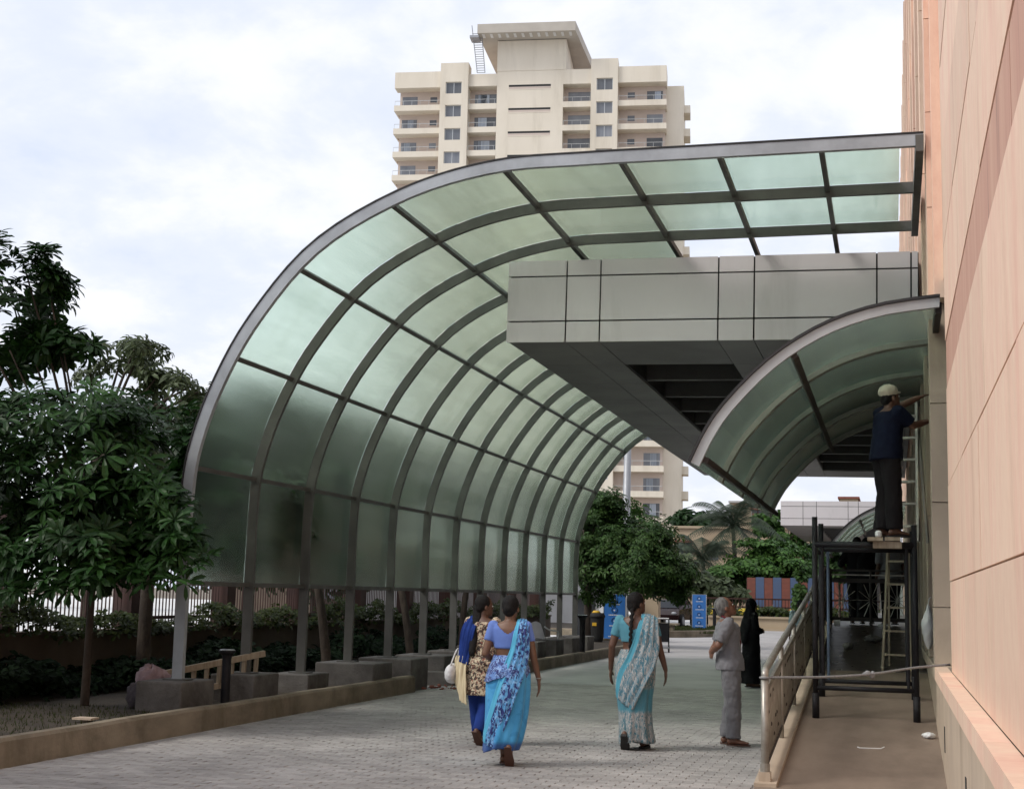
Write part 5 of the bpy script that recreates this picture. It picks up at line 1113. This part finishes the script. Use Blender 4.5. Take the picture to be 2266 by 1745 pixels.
# --- woman in black cloak
def cloaked(label, px, py, h, rz, Y=None, z=0.0, group=None, vox=.012, mat='blackcloth'):
    p = onz(px,py,z) if Y is None else ony(px,py,Y)
    f = Fig(label, (p[0],p[1],z+.016), rz, h, dict(lel=(-.2,.0,1.03), rel=(.2,0,1.03), lwr=(-.12,.17,1.0), rwr=(.12,.17,1.0), ld=(.7,.6,0), rd=(-.7,.6,0), ran=(.07,.05,.085)), 'skin', None, vox)
    m = MB(); m.loft([ellring(0,cy,zq,rx,ry,24) for zq, rx, ry, cy in ((.07,.20,.20,-.01),(.3,.19,.185,-.01),(.6,.185,.165,0),(.9,.185,.15,0),(1.1,.18,.14,0),(1.27,.185,.115,0),(1.34,.10,.085,-.01))]); f.sleeve(m, 1.8, .068, .065); f.part(m, 'cloak', mat, .013, 3, .025, .12)
    m = MB(); m.ell(f.H(0,-.012,.09), (.094,.100,.112), 18, 12, f.hr); m.loft([ellring(0,cy,zq,rx,ry,20) for zq, rx, ry, cy in ((.78,.15,.05,-.165),(1.0,.16,.07,-.13),(1.2,.165,.10,-.06),(1.32,.12,.095,-.02),(1.44,.085,.085,-.015))]); f.part(m, 'veil', mat, .012, 3, .015, .08); f.sandals(); return f
cloaked('woman in a long black cloak and veil standing beyond the grey-haired man', 1662, 1522, 1.60, R(-60))
# --- worker on the scaffold
p = ony(1968,1234,15.95)
wk_ = Fig('worker in navy shirt and pale cap reaching up from the scaffold planks', (-.05,16.0,2.285), R(-62), 1.67,
  dict(rsh=(.18,.05,1.29), lsh=(-.18,.03,1.31), lel=(-.16,.24,1.40), lwr=(-.10,.44,1.50), ld=(.1,.9,.35), rel=(.17,.22,1.16), rwr=(.12,.42,1.22), rd=(0,.9,.4), lan=(-.09,-.02,.085), ran=(.09,.04,.085), pitch=8, lean=(0,.10), ln=(0,0,-1), rn=(0,0,-1)), 'skin_dark', 'hair', vox=.009, female=False, width=1.06)
m = MB(); wk_.torso(m, .80, 1.31, .022, .02); wk_.sleeve(m, .8, .075, .072); wk_.part(m, 'shirt', 'navy', fold=.02)
m = MB(); wk_.trousers(m, .09, .085); wk_.part(m, 'trousers', 'darkpant', fold=.02); wk_.sandals('sole', .02)
m = MB(); m.ell(wk_.H(0,-.012,.135), (.094,.106,.082), 18, 11, wk_.hr); m.ell(wk_.H(0,.085,.115), (.06,.05,.012), 12, 6, wk_.hr); wk_.part(m, 'cap', 'cap', .009, 2, .012, .03)
# --- people on the landing
cloaked('veiled woman in black standing on the landing, right one of the dark couple', 1919, 1375, 1.60, R(-5), 27.5, 1.17, vox=.016)
cp = Fig('dark-clothed man on the landing, left one of the couple', (ony(1898,1375,27.6)[0],27.6,1.19), R(5), 1.62, dict(lel=(-.30,-.02,1.08), lwr=(-.20,.14,1.0), ld=(.6,.6,0), rel=(.24,.02,1.05)), 'skin_dark', 'hair', .014, False, 1.05)
m = MB(); cp.torso(m, .80, 1.31, .02, .02); cp.sleeve(m, 1.2, .075, .07); cp.part(m, 'shirt', 'blackcloth', .016); m = MB(); cp.trousers(m); cp.part(m, 'trousers', 'darkpant', .016); cp.sandals()
th = Fig('man in a dull grey shirt on the landing behind the wooden stepladder', (ony(1972,1375,27.2)[0],27.2,1.19), R(20), 1.66, dict(rel=(.23,.0,1.05)), 'skin_dark', 'hair', .014, False, 1.05)
m = MB(); th.torso(m, .80, 1.31, .02, .02); th.sleeve(m, .9, .075, .07); th.part(m, 'shirt', 'greycloth', .016); m = MB(); th.trousers(m); th.part(m, 'trousers', 'darkpant', .016); th.sandals()
q = ony(1772,1330,33)
fr_ = Fig('distant man in a pale blue shirt just above the ramp handrail', (q[0],33,.016), R(10), 1.60, {}, 'skin_dark', 'hair', .014, False, 1.0)
m = MB(); fr_.torso(m, .80, 1.31, .02, .02); fr_.sleeve(m, .9, .075, .07); fr_.part(m, 'shirt', 'paleblue', .016); m = MB(); fr_.trousers(m); fr_.part(m, 'trousers', 'darkpant', .016); fr_.sandals()
